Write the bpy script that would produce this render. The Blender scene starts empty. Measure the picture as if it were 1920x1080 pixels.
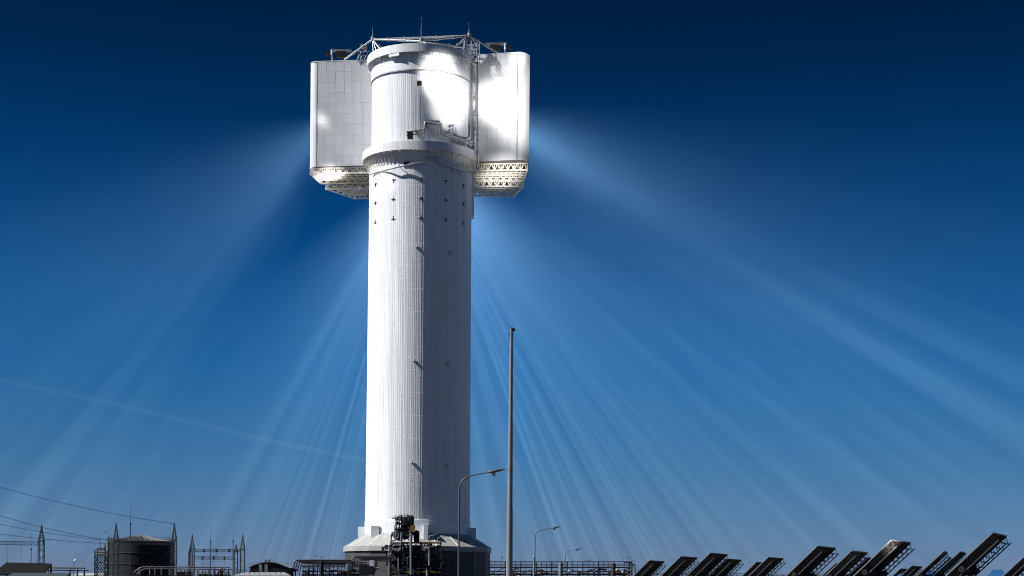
import bpy, math, random
from mathutils import Vector, Matrix
R = math.radians
random.seed(7)
scene = bpy.context.scene
col = scene.collection

# ------------------------------------------------------------------ camera, sky, sun, exposure
F, EYE, HZ, ROLL = 3200.0, 2.0, 1115.0, R(0.5)      # focal length in photo pixels, eye height, horizon row, roll
cam = bpy.data.objects.new('camera', bpy.data.cameras.new('camera'))
col.objects.link(cam)
cam.data.sensor_width = 36.0
cam.data.lens = 36.0 * F / 1920.0
cam.data.shift_y = (HZ - 540.0) / 1920.0
cam.data.clip_start = 1.0
cam.data.clip_end = 60000.0
cam.location = (0, 0, EYE)
cam.rotation_euler = (Matrix.Rotation(R(90), 3, 'X') @ Matrix.Rotation(ROLL, 3, 'Z')).to_euler()
scene.camera = cam

SUN_EL, SUN_FRONT = R(43), R(9)                      # height of the sun; how far it stands to our side of due left
sun_dir = Vector((-math.cos(SUN_FRONT) * math.cos(SUN_EL), -math.sin(SUN_FRONT) * math.cos(SUN_EL), math.sin(SUN_EL)))
world = bpy.data.worlds.new('World')
scene.world = world
world.use_nodes = True
wn, wl = world.node_tree.nodes, world.node_tree.links
wn.clear()
w_out = wn.new('ShaderNodeOutputWorld')
w_bg = wn.new('ShaderNodeBackground')
w_sky = wn.new('ShaderNodeTexSky')
w_sky.sky_type = 'NISHITA'
w_sky.sun_disc = False
w_sky.sun_elevation = SUN_EL
w_sky.sun_rotation = math.atan2(sun_dir.x, sun_dir.y)
w_sky.altitude = 800
w_sky.air_density = 1.0
w_sky.dust_density = 0.6
w_sky.ozone_density = 3.0
w_bg.inputs['Strength'].default_value = 0.0745
# polarised desert sky: the same darkening by height all the way round
w_tc = wn.new('ShaderNodeTexCoord')
w_sep = wn.new('ShaderNodeSeparateXYZ')
w_ramp = wn.new('ShaderNodeValToRGB')
w_mul = wn.new('ShaderNodeMixRGB')
w_mul.blend_type = 'MULTIPLY'
w_mul.inputs[0].default_value = 1.0
wl.new(w_tc.outputs['Generated'], w_sep.inputs[0])
wl.new(w_sep.outputs['Z'], w_ramp.inputs[0])
SKY_RAMP = [(0.0, (.22, .30, .62)), (0.02, (.21, .295, .60)), (0.034, (.17, .288, .57)), (0.058, (.124, .268, .53)), (0.083, (.072, .258, .51)),
            (0.13, (.016, .242, .525)), (0.171, (.008, .222, .485)), (0.21, (.0065, .178, .395)), (0.256, (.004, .127, .28)), (0.301, (.002, .077, .169)), (0.34, (.002, .055, .115))]
els = w_ramp.color_ramp.elements
while len(els) > 1:
    els.remove(els[-1])
els[0].position = SKY_RAMP[0][0]; els[0].color = (*SKY_RAMP[0][1], 1)
for p_, c_ in SKY_RAMP[1:]:
    e_ = els.new(p_); e_.color = (*c_, 1)
wl.new(w_sky.outputs[0], w_mul.inputs[1])
wl.new(w_ramp.outputs[0], w_mul.inputs[2])
wl.new(w_mul.outputs[0], w_bg.inputs['Color'])
wl.new(w_bg.outputs[0], w_out.inputs[0])

sun = bpy.data.objects.new('sun', bpy.data.lights.new('sun', 'SUN'))
col.objects.link(sun)
sun.data.energy = 5.0
sun.data.angle = R(0.53)
sun.data.color = (1.0, 0.98, 0.95)
sun.rotation_euler = (-sun_dir).to_track_quat('-Z', 'Y').to_euler()
sun.location = (-200, 0, 300)

vs = scene.view_settings
vs.view_transform = 'Standard'
vs.look = 'None'
vs.exposure = 0.45
vs.gamma = 1.0
vs.use_curve_mapping = False
cy = scene.cycles
cy.max_bounces = 6
cy.volume_bounces = 0
cy.use_denoising = True
cy.denoising_prefilter = 'ACCURATE'
cy.filter_width = 1.05
cy.caustics_reflective = False
cy.caustics_refractive = False
cy.volume_step_rate = 1.0
cy.volume_max_steps = 64

# ------------------------------------------------------------------ helpers
def at(px, py, D):
    """point at depth D (metres ahead) seen at photo pixel (px, py)"""
    dx, dz = px - 960.0, HZ - py
    sx = dx * math.cos(ROLL) - dz * math.sin(ROLL)
    sz = dx * math.sin(ROLL) + dz * math.cos(ROLL)
    return Vector((sx * D / F, D, EYE + sz * D / F))

def tag(o, label=None, cat=None, group=None, kind=None):
    if label: o['label'] = label
    if cat: o['category'] = cat
    if group: o['group'] = group
    if kind: o['kind'] = kind
    return o

def empty(name, loc, label=None, cat=None, group=None):
    o = bpy.data.objects.new(name, None)
    o.location = loc
    o.empty_display_size = 1
    col.objects.link(o)
    return tag(o, label, cat, group)

def wpos(o):
    v = Vector((0, 0, 0))
    while o is not None:
        v = v + o.location
        o = o.parent
    return v

class MB:
    def __init__(s):
        s.v, s.f, s.sm = [], [], []
    def add(s, vs_, fs, smooth=False):
        b = len(s.v)
        s.v.extend([tuple(v) for v in vs_])
        for f in fs:
            s.f.append(tuple(i + b for i in f)); s.sm.append(smooth)
        return s
    def box(s, c, size, M=None):
        c = Vector(c); hx, hy, hz = size[0] / 2, size[1] / 2, size[2] / 2
        P = []
        for sx, sy, sz in ((-1,-1,-1),(1,-1,-1),(1,1,-1),(-1,1,-1),(-1,-1,1),(1,-1,1),(1,1,1),(-1,1,1)):
            p = Vector((sx * hx, sy * hy, sz * hz))
            P.append(c + (M @ p if M else p))
        return s.add(P, [(0,3,2,1),(4,5,6,7),(0,1,5,4),(1,2,6,5),(2,3,7,6),(3,0,4,7)])
    def bar(s, a, b, w, h=None):
        a, b = Vector(a), Vector(b); d = b - a
        if d.length < 1e-5: return s
        h = h or w
        q = d.to_track_quat('Z', 'Y').to_matrix()
        return s.box((a + b) / 2, (w, h, d.length), q)
    def tube(s, a, b, r, n=8, r2=None, cap=True):
        a, b = Vector(a), Vector(b); d = b - a
        if d.length < 1e-5: return s
        r2 = r if r2 is None else r2
        q = d.to_track_quat('Z', 'Y').to_matrix()
        P = []
        for p, rr in ((a, r), (b, r2)):
            for i in range(n):
                t = 2 * math.pi * i / n
                P.append(p + q @ Vector((rr * math.cos(t), rr * math.sin(t), 0)))
        s.add(P, [(i, (i + 1) % n, n + (i + 1) % n, n + i) for i in range(n)], True)
        if cap:
            s.add(P, [tuple(range(n - 1, -1, -1)), tuple(range(n, 2 * n))])
        return s
    def path(s, pts, r, n=8, bend=0.0, taper=None):
        pts = [Vector(p) for p in pts]
        if bend > 0 and len(pts) > 2:
            out = [pts[0]]
            for i in range(1, len(pts) - 1):
                p0, p, p1 = pts[i - 1], pts[i], pts[i + 1]
                la, lb = (p0 - p).length, (p1 - p).length
                k = min(bend, la * 0.45, lb * 0.45)
                A, B = p + (p0 - p).normalized() * k, p + (p1 - p).normalized() * k
                for j in range(5):
                    t = j / 4
                    out.append(A * (1 - t) ** 2 + p * 2 * t * (1 - t) + B * t * t)
            out.append(pts[-1]); pts = out
        m = len(pts)
        P = []; up = None
        for i, p in enumerate(pts):
            d = (pts[min(i + 1, m - 1)] - pts[max(i - 1, 0)]).normalized()
            if up is None:
                up = d.orthogonal().normalized()
            else:
                up = (up - d * up.dot(d))
                up = up.normalized() if up.length > 1e-6 else d.orthogonal().normalized()
            sd = d.cross(up)
            rr = r if taper is None else r + (taper - r) * i / (m - 1)
            for j in range(n):
                t = 2 * math.pi * j / n
                P.append(p + up * (rr * math.cos(t)) + sd * (rr * math.sin(t)))
        fs = []
        for i in range(m - 1):
            for j in range(n):
                a = i * n + j; b = i * n + (j + 1) % n
                fs.append((a, b, b + n, a + n))
        s.add(P, fs, True)
        s.add(P, [tuple(range(n - 1, -1, -1)), tuple(range((m - 1) * n, m * n))])
        return s
    def lathe(s, c, prof, n=48, smooth=True, a0=0.0, a1=2 * math.pi, close=False, sharp=False):
        """profile [(r, z)] turned about the vertical through c"""
        c = Vector(c); full = abs(a1 - a0 - 2 * math.pi) < 1e-6
        m = n if full else n + 1
        P = []
        for (r, z) in prof:
            for i in range(m):
                t = a0 + (a1 - a0) * i / n
                P.append(c + Vector((r * math.cos(t), r * math.sin(t), z)))
        k = len(prof); fs = []
        for a in range(k if close else k - 1):
            b = (a + 1) % k
            q = [(a * m + i, a * m + (i + 1) % m, b * m + (i + 1) % m, b * m + i) for i in range(n)]
            if close or sharp:
                s.add(P[a * m:a * m + m] + P[b * m:b * m + m], [(x0 - a * m, x1 - a * m, x2 - b * m + m, x3 - b * m + m) for x0, x1, x2, x3 in q], smooth)
            else:
                fs += q
        if fs: s.add(P, fs, smooth)
        if close and not full:
            s.add([P[a * m] for a in range(k)], [tuple(range(k))])
            s.add([P[a * m + n] for a in range(k)], [tuple(range(k - 1, -1, -1))])
        return s
    def prism(s, poly, z0, z1):
        n = len(poly)
        P = [(x, y, z0) for x, y in poly] + [(x, y, z1) for x, y in poly]
        s.add(P, [(i, (i + 1) % n, n + (i + 1) % n, n + i) for i in range(n)])
        s.add(P, [tuple(range(n - 1, -1, -1)), tuple(range(n, 2 * n))])
        return s
    def lattice(s, a, b, side, w, h, step, r, ends=True):
        """square lattice girder from a to b; side = a direction across it; w, h = widths"""
        a, b = Vector(a), Vector(b); d = (b - a); L = d.length; d = d / L
        x = Vector(side); x = (x - d * x.dot(d)).normalized(); y = d.cross(x)
        n = max(2, int(round(L / step)))
        cs = [x * (sx * w / 2) + y * (sy * h / 2) for sx, sy in ((-1,-1),(1,-1),(1,1),(-1,1))]
        for c in cs:
            s.bar(a + c, b + c, r * 1.6)
        for k in range(n):
            p, q = a + d * (L * k / n), a + d * (L * (k + 1) / n)
            for i in range(4):
                c0, c1 = cs[i], cs[(i + 1) % 4]
                if k % 2 == 0: s.bar(p + c0, q + c1, r)
                else: s.bar(p + c1, q + c0, r)
        return s
    def build(s, name, mat, parent=None, at_=None):
        me = bpy.data.meshes.new(name)
        o0 = wpos(parent) if parent else Vector(at_ or (0, 0, 0))
        me.from_pydata([(v[0] - o0.x, v[1] - o0.y, v[2] - o0.z) for v in s.v], [], s.f)
        me.polygons.foreach_set('use_smooth', s.sm)
        me.materials.append(mat)
        me.update()
        o = bpy.data.objects.new(name, me)
        col.objects.link(o)
        if parent: o.parent = parent
        elif at_: o.location = at_
        return o

def link_mesh(name, me, parent, loc, M=None, sc=None):
    o = bpy.data.objects.new(name, me)
    col.objects.link(o)
    if parent: o.parent = parent
    mm = Matrix.Translation(Vector(loc)) @ (M.to_4x4() if M else Matrix.Identity(4))
    if sc: mm = mm @ Matrix.Diagonal((*sc, 1))
    o.matrix_local = mm
    return o

def copy_tree(o, parent=None):
    c = o.copy(); col.objects.link(c); c.parent = parent
    for ch in o.children:
        copy_tree(ch, c)
    return c

# ------------------------------------------------------------------ materials
def mat(name, colr, rough=0.55, metal=0.0, var=0.12, scale=0.6, streak=False, rnd=0.0, bump=0.0, dirt=None, spec=0.5):
    m = bpy.data.materials.new(name); m.use_nodes = True
    nt = m.node_tree; N, L = nt.nodes, nt.links
    b = N['Principled BSDF']
    b.inputs['Roughness'].default_value = rough
    b.inputs['Metallic'].default_value = metal
    b.inputs['Specular IOR Level'].default_value = spec
    tc = N.new('ShaderNodeTexCoord'); mp = N.new('ShaderNodeMapping')
    L.new(tc.outputs['Object'], mp.inputs[0])
    mp.inputs['Scale'].default_value = (1, 1, 0.06) if streak else (1, 1, 1)
    nz = N.new('ShaderNodeTexNoise'); nz.inputs['Scale'].default_value = scale; nz.inputs['Detail'].default_value = 6
    L.new(mp.outputs[0], nz.inputs['Vector'])
    rp = N.new('ShaderNodeValToRGB')
    rp.color_ramp.elements[0].position = 0.3; rp.color_ramp.elements[1].position = 0.7
    lo = tuple(c * (1 - var) for c in colr) if dirt is None else dirt
    hi = tuple(min(1, c * (1 + var * 0.5)) for c in colr)
    rp.color_ramp.elements[0].color = (*lo, 1); rp.color_ramp.elements[1].color = (*hi, 1)
    L.new(nz.outputs[0], rp.inputs[0])
    out = rp.outputs[0]
    if rnd > 0:
        oi = N.new('ShaderNodeObjectInfo'); mr = N.new('ShaderNodeMapRange')
        mr.inputs['To Min'].default_value = 1 - rnd; mr.inputs['To Max'].default_value = 1.0
        L.new(oi.outputs['Random'], mr.inputs['Value'])
        mx = N.new('ShaderNodeMixRGB'); mx.blend_type = 'MULTIPLY'; mx.inputs[0].default_value = 1
        L.new(out, mx.inputs[1]); L.new(mr.outputs[0], mx.inputs[2]); out = mx.outputs[0]
    L.new(out, b.inputs['Base Color'])
    if bump > 0:
        n2 = N.new('ShaderNodeTexNoise'); n2.inputs['Scale'].default_value = scale * 6; n2.inputs['Detail'].default_value = 4
        L.new(mp.outputs[0], n2.inputs['Vector'])
        bp = N.new('ShaderNodeBump'); bp.inputs['Strength'].default_value = bump; bp.inputs['Distance'].default_value = 0.1
        L.new(n2.outputs[0], bp.inputs['Height']); L.new(bp.outputs[0], b.inputs['Normal'])
    return m

M = {
    'white':   mat('white_cladding', (0.83, 0.86, 0.89), 0.5, var=0.10, scale=0.5, streak=True, rnd=0.02),
    'panel':   mat('white_wall_panel', (0.68, 0.70, 0.72), 0.5, var=0.14, scale=0.4, streak=True, rnd=0.07),
    'ringw':   mat('white_ring_band', (0.76, 0.775, 0.79), 0.55, var=0.12, scale=0.6, streak=True),
    'truss':   mat('cream_painted_truss', (0.82, 0.80, 0.76), 0.55, var=0.25, scale=0.25, dirt=(0.70, 0.62, 0.50)),
    'galv':    mat('galvanised_steel', (0.36, 0.37, 0.38), 0.42, 0.5, var=0.18, scale=2),
    'pole':    mat('galvanised_pole', (0.26, 0.27, 0.28), 0.45, 0.15, var=0.2, scale=1.5, bump=0.05),
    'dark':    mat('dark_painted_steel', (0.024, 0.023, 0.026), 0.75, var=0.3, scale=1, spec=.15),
    'lamp':    mat('grey_lamp_paint', (0.10, 0.105, 0.11), 0.5, 0.2, var=0.2, scale=1.5),
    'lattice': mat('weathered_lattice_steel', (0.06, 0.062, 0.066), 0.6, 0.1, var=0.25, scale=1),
    'rust':    mat('red_oxide_steel', (0.055, 0.026, 0.022), 0.6, var=0.3, scale=1),
    'pipe':    mat('clad_pipe', (0.36, 0.37, 0.39), 0.38, 0.6, var=0.15, scale=2),
    'dpipe':   mat('dark_pipe', (0.05, 0.05, 0.055), 0.5, 0.2, var=0.2, scale=2),
    'yellow':  mat('yellow_paint', (0.30, 0.20, 0.03), 0.5, var=0.2, scale=2),
    'mirror':  mat('mirror_glass', (0.80, 0.83, 0.85), 0.03, 1.0, var=0.02, scale=1),
    'back':    mat('heliostat_back', (0.024, 0.016, 0.013), 0.8, var=0.35, scale=0.7, rnd=0.3),
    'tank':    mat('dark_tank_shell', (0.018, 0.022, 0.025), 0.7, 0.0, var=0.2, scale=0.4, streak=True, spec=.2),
    'troof':   mat('tank_roof_sheet', (0.07, 0.073, 0.078), 0.4, 0.5, var=0.2, scale=0.8),
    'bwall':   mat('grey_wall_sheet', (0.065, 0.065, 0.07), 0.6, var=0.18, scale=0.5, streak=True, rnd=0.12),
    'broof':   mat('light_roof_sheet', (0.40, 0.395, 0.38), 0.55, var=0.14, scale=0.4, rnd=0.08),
    'black':   mat('black_opening', (0.01, 0.01, 0.012), 0.7, var=0.1),
    'blue':    mat('blue_roof_sheet', (0.025, 0.10, 0.26), 0.45, var=0.15, scale=0.5),
    'wire':    mat('cable', (0.06, 0.06, 0.065), 0.5, 0.3),
    'insul':   mat('porcelain', (0.14, 0.135, 0.13), 0.3, var=0.1),
    'slate':   mat('grey_roof_sheet', (0.05, 0.068, 0.082), 0.5, var=0.15, scale=0.5),
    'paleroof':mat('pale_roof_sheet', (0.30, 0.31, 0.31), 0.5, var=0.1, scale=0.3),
    'red':     mat('red_paint', (0.45, 0.04, 0.03), 0.5),
    'glass':   mat('lamp_glass', (0.5, 0.5, 0.48), 0.2),
    'underside': mat('dark_gap_backing', (0.16, 0.15, 0.14), 0.7, var=0.2),
    'dpipe2':  mat('weathered_tube', (0.085, 0.088, 0.092), 0.5, 0.1),
    'seam':    mat('grey_seam', (0.30, 0.31, 0.33), 0.7, var=0.1),
    'ground':  mat('sandy_ground', (0.062, 0.060, 0.058), 0.95, var=0.3, scale=0.02, bump=0.3),
}

# ------------------------------------------------------------------ setting
g = MB()
g.add([(-15000, -3000, 0), (15000, -3000, 0), (15000, 24000, 0), (-15000, 24000, 0)], [(0, 1, 2, 3)])
tag(g.build('ground', M['ground']), kind='structure')

# ------------------------------------------------------------------ THE TOWER
TD = 614.0
TX = at(785.5, 700, TD).x
T0 = Vector((TX, TD, 0))
tower = empty('solar_tower', T0, 'tall white solar power tower with round shaft and winged receiver head', 'tower')
def tp(x, y, z): return T0 + Vector((x, y, z))

# irregular upright cladding sheets: one layout of edges for the whole height
def sheet_edges(n, seed):
    rr = random.Random(seed)
    w = [rr.uniform(0.55, 1.5) for _ in range(n)]
    s_ = sum(w); out = []; t = 0
    for x in w:
        out.append((t, rr.uniform(-0.03, 0.03))); t += 2 * math.pi * x / s_
    return out
def clad_ring(mb, c, R_, z0, z1, edges, seed, groove=0.035, joint=0.03):
    rr = random.Random(seed)
    n = len(edges); ring = []
    for i, (t, dr) in enumerate(edges):
        t2 = edges[(i + 1) % n][0] + (2 * math.pi if i == n - 1 else 0)
        wd = (t2 - t); gw = 0.025 / R_
        dr2 = edges[(i + 1) % n][1]; jit = rr.uniform(-0.006, 0.006)
        ra, rb_ = R_ + dr + jit, R_ + dr2 * 0.3 - dr * 0.4 + jit
        ring.append((t + gw, ra))
        nr_ = 1; rw = .2 / R_; rh = rr.uniform(.01, .04)
        for q_ in range(nr_):
            tm = t + wd * (q_ + .5) / nr_; rm = ra + (rb_ - ra) * (q_ + .5) / nr_
            ring += [(tm - min(rw, wd / nr_ * .45), rm), (tm, rm + rh), (tm + min(rw, wd / nr_ * .45), rm)]
        ring += [(t2 - gw, rb_), (t2, R_ - groove)]
    prof = [(z0, -joint), (z0 + 0.07, 0), (z1 - 0.07, 0), (z1, -joint)]
    P = []
    for z, d in prof:
        for t, r in ring:
            P.append(Vector(c) + Vector(((r + d) * math.cos(t), (r + d) * math.sin(t), z)))
    m = len(ring); fs = []
    for a in range(len(prof) - 1):
        for i in range(m):
            j = (i + 1) % m
            fs.append((a * m + i, a * m + j, (a + 1) * m + j, (a + 1) * m + i))
    mb.add(P, fs)
    return mb
RS = 18.3
e_shaft = sheet_edges(150, 3)
z = 24.0
k = 0
while z < 157.0:
    z2 = min(157.0, z + 4.03)
    clad_ring(MB(), T0, RS + 0.004 * (157 - z) * 0.9, z, z2, e_shaft, 100).build('shaft_ring', M['white'], tower)
    z = z2; k += 1
RD = 17.7
e_drum = sheet_edges(150, 9)
z = 157.0
while z < 185.0:
    z2 = min(185.2, z + 4.03)
    clad_ring(MB(), T0, RD, z, z2, e_drum, 300).build('drum_ring', M['white'], tower)
    z = z2; k += 1
# collar below the top ring and the roof
MB().lathe(T0, [(RD - 0.3, 185.2), (RD + 0.3, 185.25), (RD + 0.3, 188.9), (RD, 189.0), (RD, 193.2), (0.01, 193.6)], 96, sharp=True).build('collar', M['white'], tower)
MB().lathe(T0, [(RD + 0.42, 184.85), (RD + 0.42, 185.1), (RD - 0.1, 185.1), (RD - 0.1, 184.75)], 96, close=True).build('collar_trim', M['galv'], tower)
# top ring gallery and its brackets
def ring_seg(name, r0, r1, z0, z1, nseg, mt, n=6):
    for i in range(nseg):
        a0, a1 = 2 * math.pi * i / nseg + 0.0008, 2 * math.pi * (i + 1) / nseg - 0.0008
        MB().lathe(T0, [(r0, z0), (r1, z0), (r1, z1), (r0, z1)], n, True, a0, a1, close=True).build(name, mt, tower)
ring_seg('gallery_panel', 19.1, 19.45, 191.0, 193.9, 24, M['ringw'])
MB().lathe(T0, [(RD, 191.25), (19.1, 191.25), (19.1, 191.4), (RD, 191.4)], 96, False, close=True).build('gallery_floor', M['ringw'], tower)
def bracket_mesh():
    b = MB()
    for yy in (-0.09, 0.09):
        pass
    b.add([(0, -.1, 0), (1.4, -.1, 0), (0, -.1, -1.75), (0, .1, 0), (1.4, .1, 0), (0, .1, -1.75)],
          [(0, 2, 1), (3, 4, 5), (0, 1, 4, 3), (1, 2, 5, 4), (2, 0, 3, 5)])
    return b
bm_ = bracket_mesh()
b0 = bm_.build('bracket', M['ringw'])
bme = b0.data; bpy.data.objects.remove(b0)
for i in range(84):
    t = 2 * math.pi * (i + .5) / 84
    if math.sin(t) > 0.35: continue
    link_mesh('bracket', bme, tower, (RD * math.cos(t), RD * math.sin(t), 191.2), Matrix.Rotation(t, 3, 'Z'))
for px_ in (744, 800):                                   # boxed lamps under the gallery
    t = -math.pi / 2 + math.asin(max(-1, min(1, (px_ - 788.5) / 98.0)))
    q = Matrix.Rotation(t, 3, 'Z')
    MB().box(tp(18.9 * math.cos(t), 18.9 * math.sin(t), 190.4), (0.9, 4.2, 0.9), q).build('lamp_box', M['white'], tower)

# ring 2 with raking struts
R2 = 20.95
ring_seg('lower_gallery_panel', R2 - 0.35, R2, 156.6, 159.5, 24, M['ringw'])
MB().lathe(T0, [(RS + .1, 157.15), (R2 - .35, 157.15), (R2 - .35, 157.35), (RS + .1, 157.35)], 96, False, close=True).build('lower_gallery_floor', M['ringw'], tower)
st = MB().bar((R2 - 0.6, 0, 157.0), (RS + 0.12, 0, 152.6), 0.2, 0.28)
st.bar((RS + .1, 0, 156.9), (R2 - .6, 0, 156.9), 0.2, 0.3)
s0 = st.build('strut', M['truss']); sme = s0.data; bpy.data.objects.remove(s0)
for i in range(72):
    t = 2 * math.pi * (i + .5) / 72
    if math.sin(t) > 0.35: continue
    link_mesh('strut', sme, tower, (0, 0, 0), Matrix.Rotation(t, 3, 'Z'))
for i in range(40):                                      # small plates hanging under the lower gallery
    t = 2 * math.pi * (i + .3) / 40
    if math.sin(t) > 0.2: continue
    MB().box(tp(19.5 * math.cos(t), 19.5 * math.sin(t), 156.6), (1.6, .25, .7), Matrix.Rotation(t, 3, 'Z')).build('cleat', M['truss'], tower)

# small dark openings and slot marks
def on_shaft(px_, z, r, R0=RS):
    t = -math.pi / 2 + math.asin(max(-.999, min(.999, (px_ - 788.5) / (R0 * 5.21))))
    return t, tp(r * math.cos(t), r * math.sin(t), z), Matrix.Rotation(t + math.pi / 2, 3, 'Z')
for (px_, z, w, h, r) in ((790, 180.3, 1.5, 1.5, RD), (768, 152.0, 1.7, 1.8, RS)):
    t, p, q = on_shaft(px_, z, r + 0.02)
    f = MB().box(p, (w, 0.3, h), q).build('hatch', M['black'], tower)
    fr = MB()
    for sx in (-1, 1):
        fr.box(p + q @ Vector((sx * (w / 2 + .07), -.05, 0)), (.14, .4, h + .28), q)
        fr.box(p + Vector((0, 0, sx * (h / 2 + .07))) + q @ Vector((0, -.05, 0)), (w, .38, .14), q)
    fr.build('hatch_frame', M['galv'], f)
for cpx in (709, 744, 795, 839, 870):
    for kk, z in enumerate((146.4, 140.1, 133.6)):
        t, p, q = on_shaft(cpx, z, RS + 0.12)
        mk = MB()
        bars = [(0, 0, .32, 1.7), (0, 0, 1.9, .32)]
        mk.box(p, (.22, .26, 1.15), q)
        dz = (.55, 0, -.55)[kk]
        mk.box(p + Vector((0, 0, dz)), (1.4, .30, .23), q)
        mk.build('slot_mark', M['dark'], tower)
for (px_, py_) in ((790, 473), (787, 686), (785, 877), (845, 480), (843, 690), (841, 880)):
    z = (HZ - py_) * 595.7 / F + EYE + 1.2
    t, p, q = on_shaft(px_ - (784 + (py_ - 470) * -0.0095 - 788.5) * 0 , z, RS + 0.1)
    small = px_ > 800
    o = MB().box(p + q @ Vector((0, -.55, 0)), (1.5 if not small else .9, 1.3 if not small else .6, .18), q).build('lamp_bracket', M['galv'], tower)
    MB().tube(p + q @ Vector((-.3, -1.0, .1)), p + q @ Vector((-.3, -1.0, .85)), .28, 8).build('warning_lamp', M['glass'], o)
    MB().bar(p + q @ Vector((.55, -1.0, .05)), p + q @ Vector((.55, 0, -1.1)), .14).build('bracket_stay', M['galv'], o)

# --- wings of the head
def wing(side, inner, outer, strip, depth_back, poly_extra):
    """front wall from inner to outer (plan points), then a rounded corner to strip; closed prism behind"""
    inner, outer, strip = Vector(inner), Vector(outer), Vector(strip)
    ZB, ZT = 157.7, 196.0
    poly = [tuple(inner), tuple(outer)]
    ctrl = outer + (outer - inner).normalized() * ((strip - outer).dot((outer - inner).normalized()) * 0.75)
    arc = []
    for i in range(1, 7):
        t = i / 6
        p = outer * (1 - t) ** 2 + ctrl * 2 * t * (1 - t) + strip * t * t
        arc.append(p); poly.append(tuple(p))
    poly += poly_extra
    if side > 0: poly = poly[::1]
    n_in = Vector((0, 1))
    core = MB()
    P2 = [(T0.x + p[0], T0.y + p[1]) for p in poly]
    area = sum(P2[i][0] * P2[(i + 1) % len(P2)][1] - P2[(i + 1) % len(P2)][0] * P2[i][1] for i in range(len(P2)))
    if area < 0: P2 = P2[::-1]
    core.prism(P2, ZB, ZT)
    nm = 'receiver_wing'
    body = core.build(nm, M['panel'], tower)
    MB().prism(P2, ZB - .3, ZB - .02).build('gap_backing', M['underside'], tower)  # dark sheet added above the joists so the gaps between them look dark
    bkp = (inner + outer) / 2
    # wall panels on the front wall, each one its own piece
    u = (outer - inner); L_ = u.length; u = u / L_
    nrm = Vector((u.y, -u.x)) if Vector((u.y, -u.x)).y < 0 else Vector((-u.y, u.x))
    ncol = max(3, int(round(L_ / 3.4))); nrow = 10
    pw, ph = L_ / ncol, (ZT - ZB) / nrow
    pm = MB(); nr = 4
    gap = .055
    w0 = pw - gap
    prof = [(-w0 / 2, 0.0), (-w0 / 2, 0.10)]
    for i in range(nr):
        xa = -w0 / 2 + w0 * i / nr; xb = -w0 / 2 + w0 * (i + 1) / nr
        if i: prof += [(xa - .03, .10), (xa, .03), (xa + .03, .10)]
    prof += [(w0 / 2, 0.10), (w0 / 2, 0.0)]
    hh = (ph - gap) / 2
    P = [(x, -y, -hh) for x, y in prof] + [(x, -y, hh) for x, y in prof]
    m = len(prof)
    pm.add(P, [(i, i + 1, m + i + 1, m + i) for i in range(m - 1)] + [tuple(range(m)), tuple(range(2 * m - 1, m - 1, -1))])
    o0 = pm.build('wall_panel', M['panel']); pme = o0.data; bpy.data.objects.remove(o0)
    xd = Vector((u.x, u.y, 0)) if u.x > 0 else Vector((-u.x, -u.y, 0))
    q = Matrix((xd, Vector((-nrm.x, -nrm.y, 0)), Vector((0, 0, 1)))).transposed()
    MB().box(tp(bkp.x + nrm.x * .005, bkp.y + nrm.y * .005, (ZB + ZT) / 2), (L_ - .02, .04, ZT - ZB - .04), q).build('seam_board', M['seam'], tower)
    for c in range(ncol):
        for r_ in range(nrow):
            p = inner + u * ((c + .5) * pw)
            off = ((c * 7 + r_ * 5) % 4) * 0.012
            link_mesh('wall_panel', pme, tower, (p.x + nrm.x * (0.03 + off), p.y + nrm.y * (0.03 + off), ZB + (r_ + .5) * ph), q)
    # dark joint at the rounded corner, parapet trim
    p = outer + nrm * .06
    MB().box(tp(p.x, p.y, (ZB + ZT) / 2), (.35, .25, ZT - ZB - .2), q).build('corner_joint', M['galv'], tower)
    tr = MB()
    pts = [tp(a.x, a.y, ZT + .12) for a in [inner + nrm * .05, outer + nrm * .05] + [a for a in arc]]
    for a, b in zip(pts, pts[1:]): tr.bar(a, b, .3, .25)
    tr.build('parapet_trim', M['ringw'], tower)
    return body

LW_in, LW_out, LW_strip = (-15.0, 6.4), (-38.6, 9.5), (-41.4, 12.8)
wing(-1, LW_in, LW_out, LW_strip, 0, [(-38.5, 26.0), (-29.0, 42.0), (-10.0, 42.0)])
RW_in, RW_out, RW_strip = (20.5, 0.2), (34.6, -3.2), (38.9, 1.0)
wing(1, RW_in, RW_out, RW_strip, 0, [(37.5, 16.0), (34.0, 34.0), (10.0, 34.0)])
# flat wall that joins the drum to the right wing
MB().prism([(T0.x + 13.8, T0.y - 6.0), (T0.x + 20.6, T0.y - 3.0), (T0.x + 20.6, T0.y + 8), (T0.x + 12.0, T0.y + 8)], 157.4, 192.6).build('link_wall', M['panel'], tower)
cj = MB()
for zz in (163, 169, 175, 181, 187):
    cj.box(tp(17.1, -4.75, zz), (7.2, .22, .12), Matrix.Rotation(math.atan2(3, 6.8), 3, 'Z'))
cj.build('wall_joint', M['galv'], tower).__setitem__('kind', 'stuff')

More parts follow.
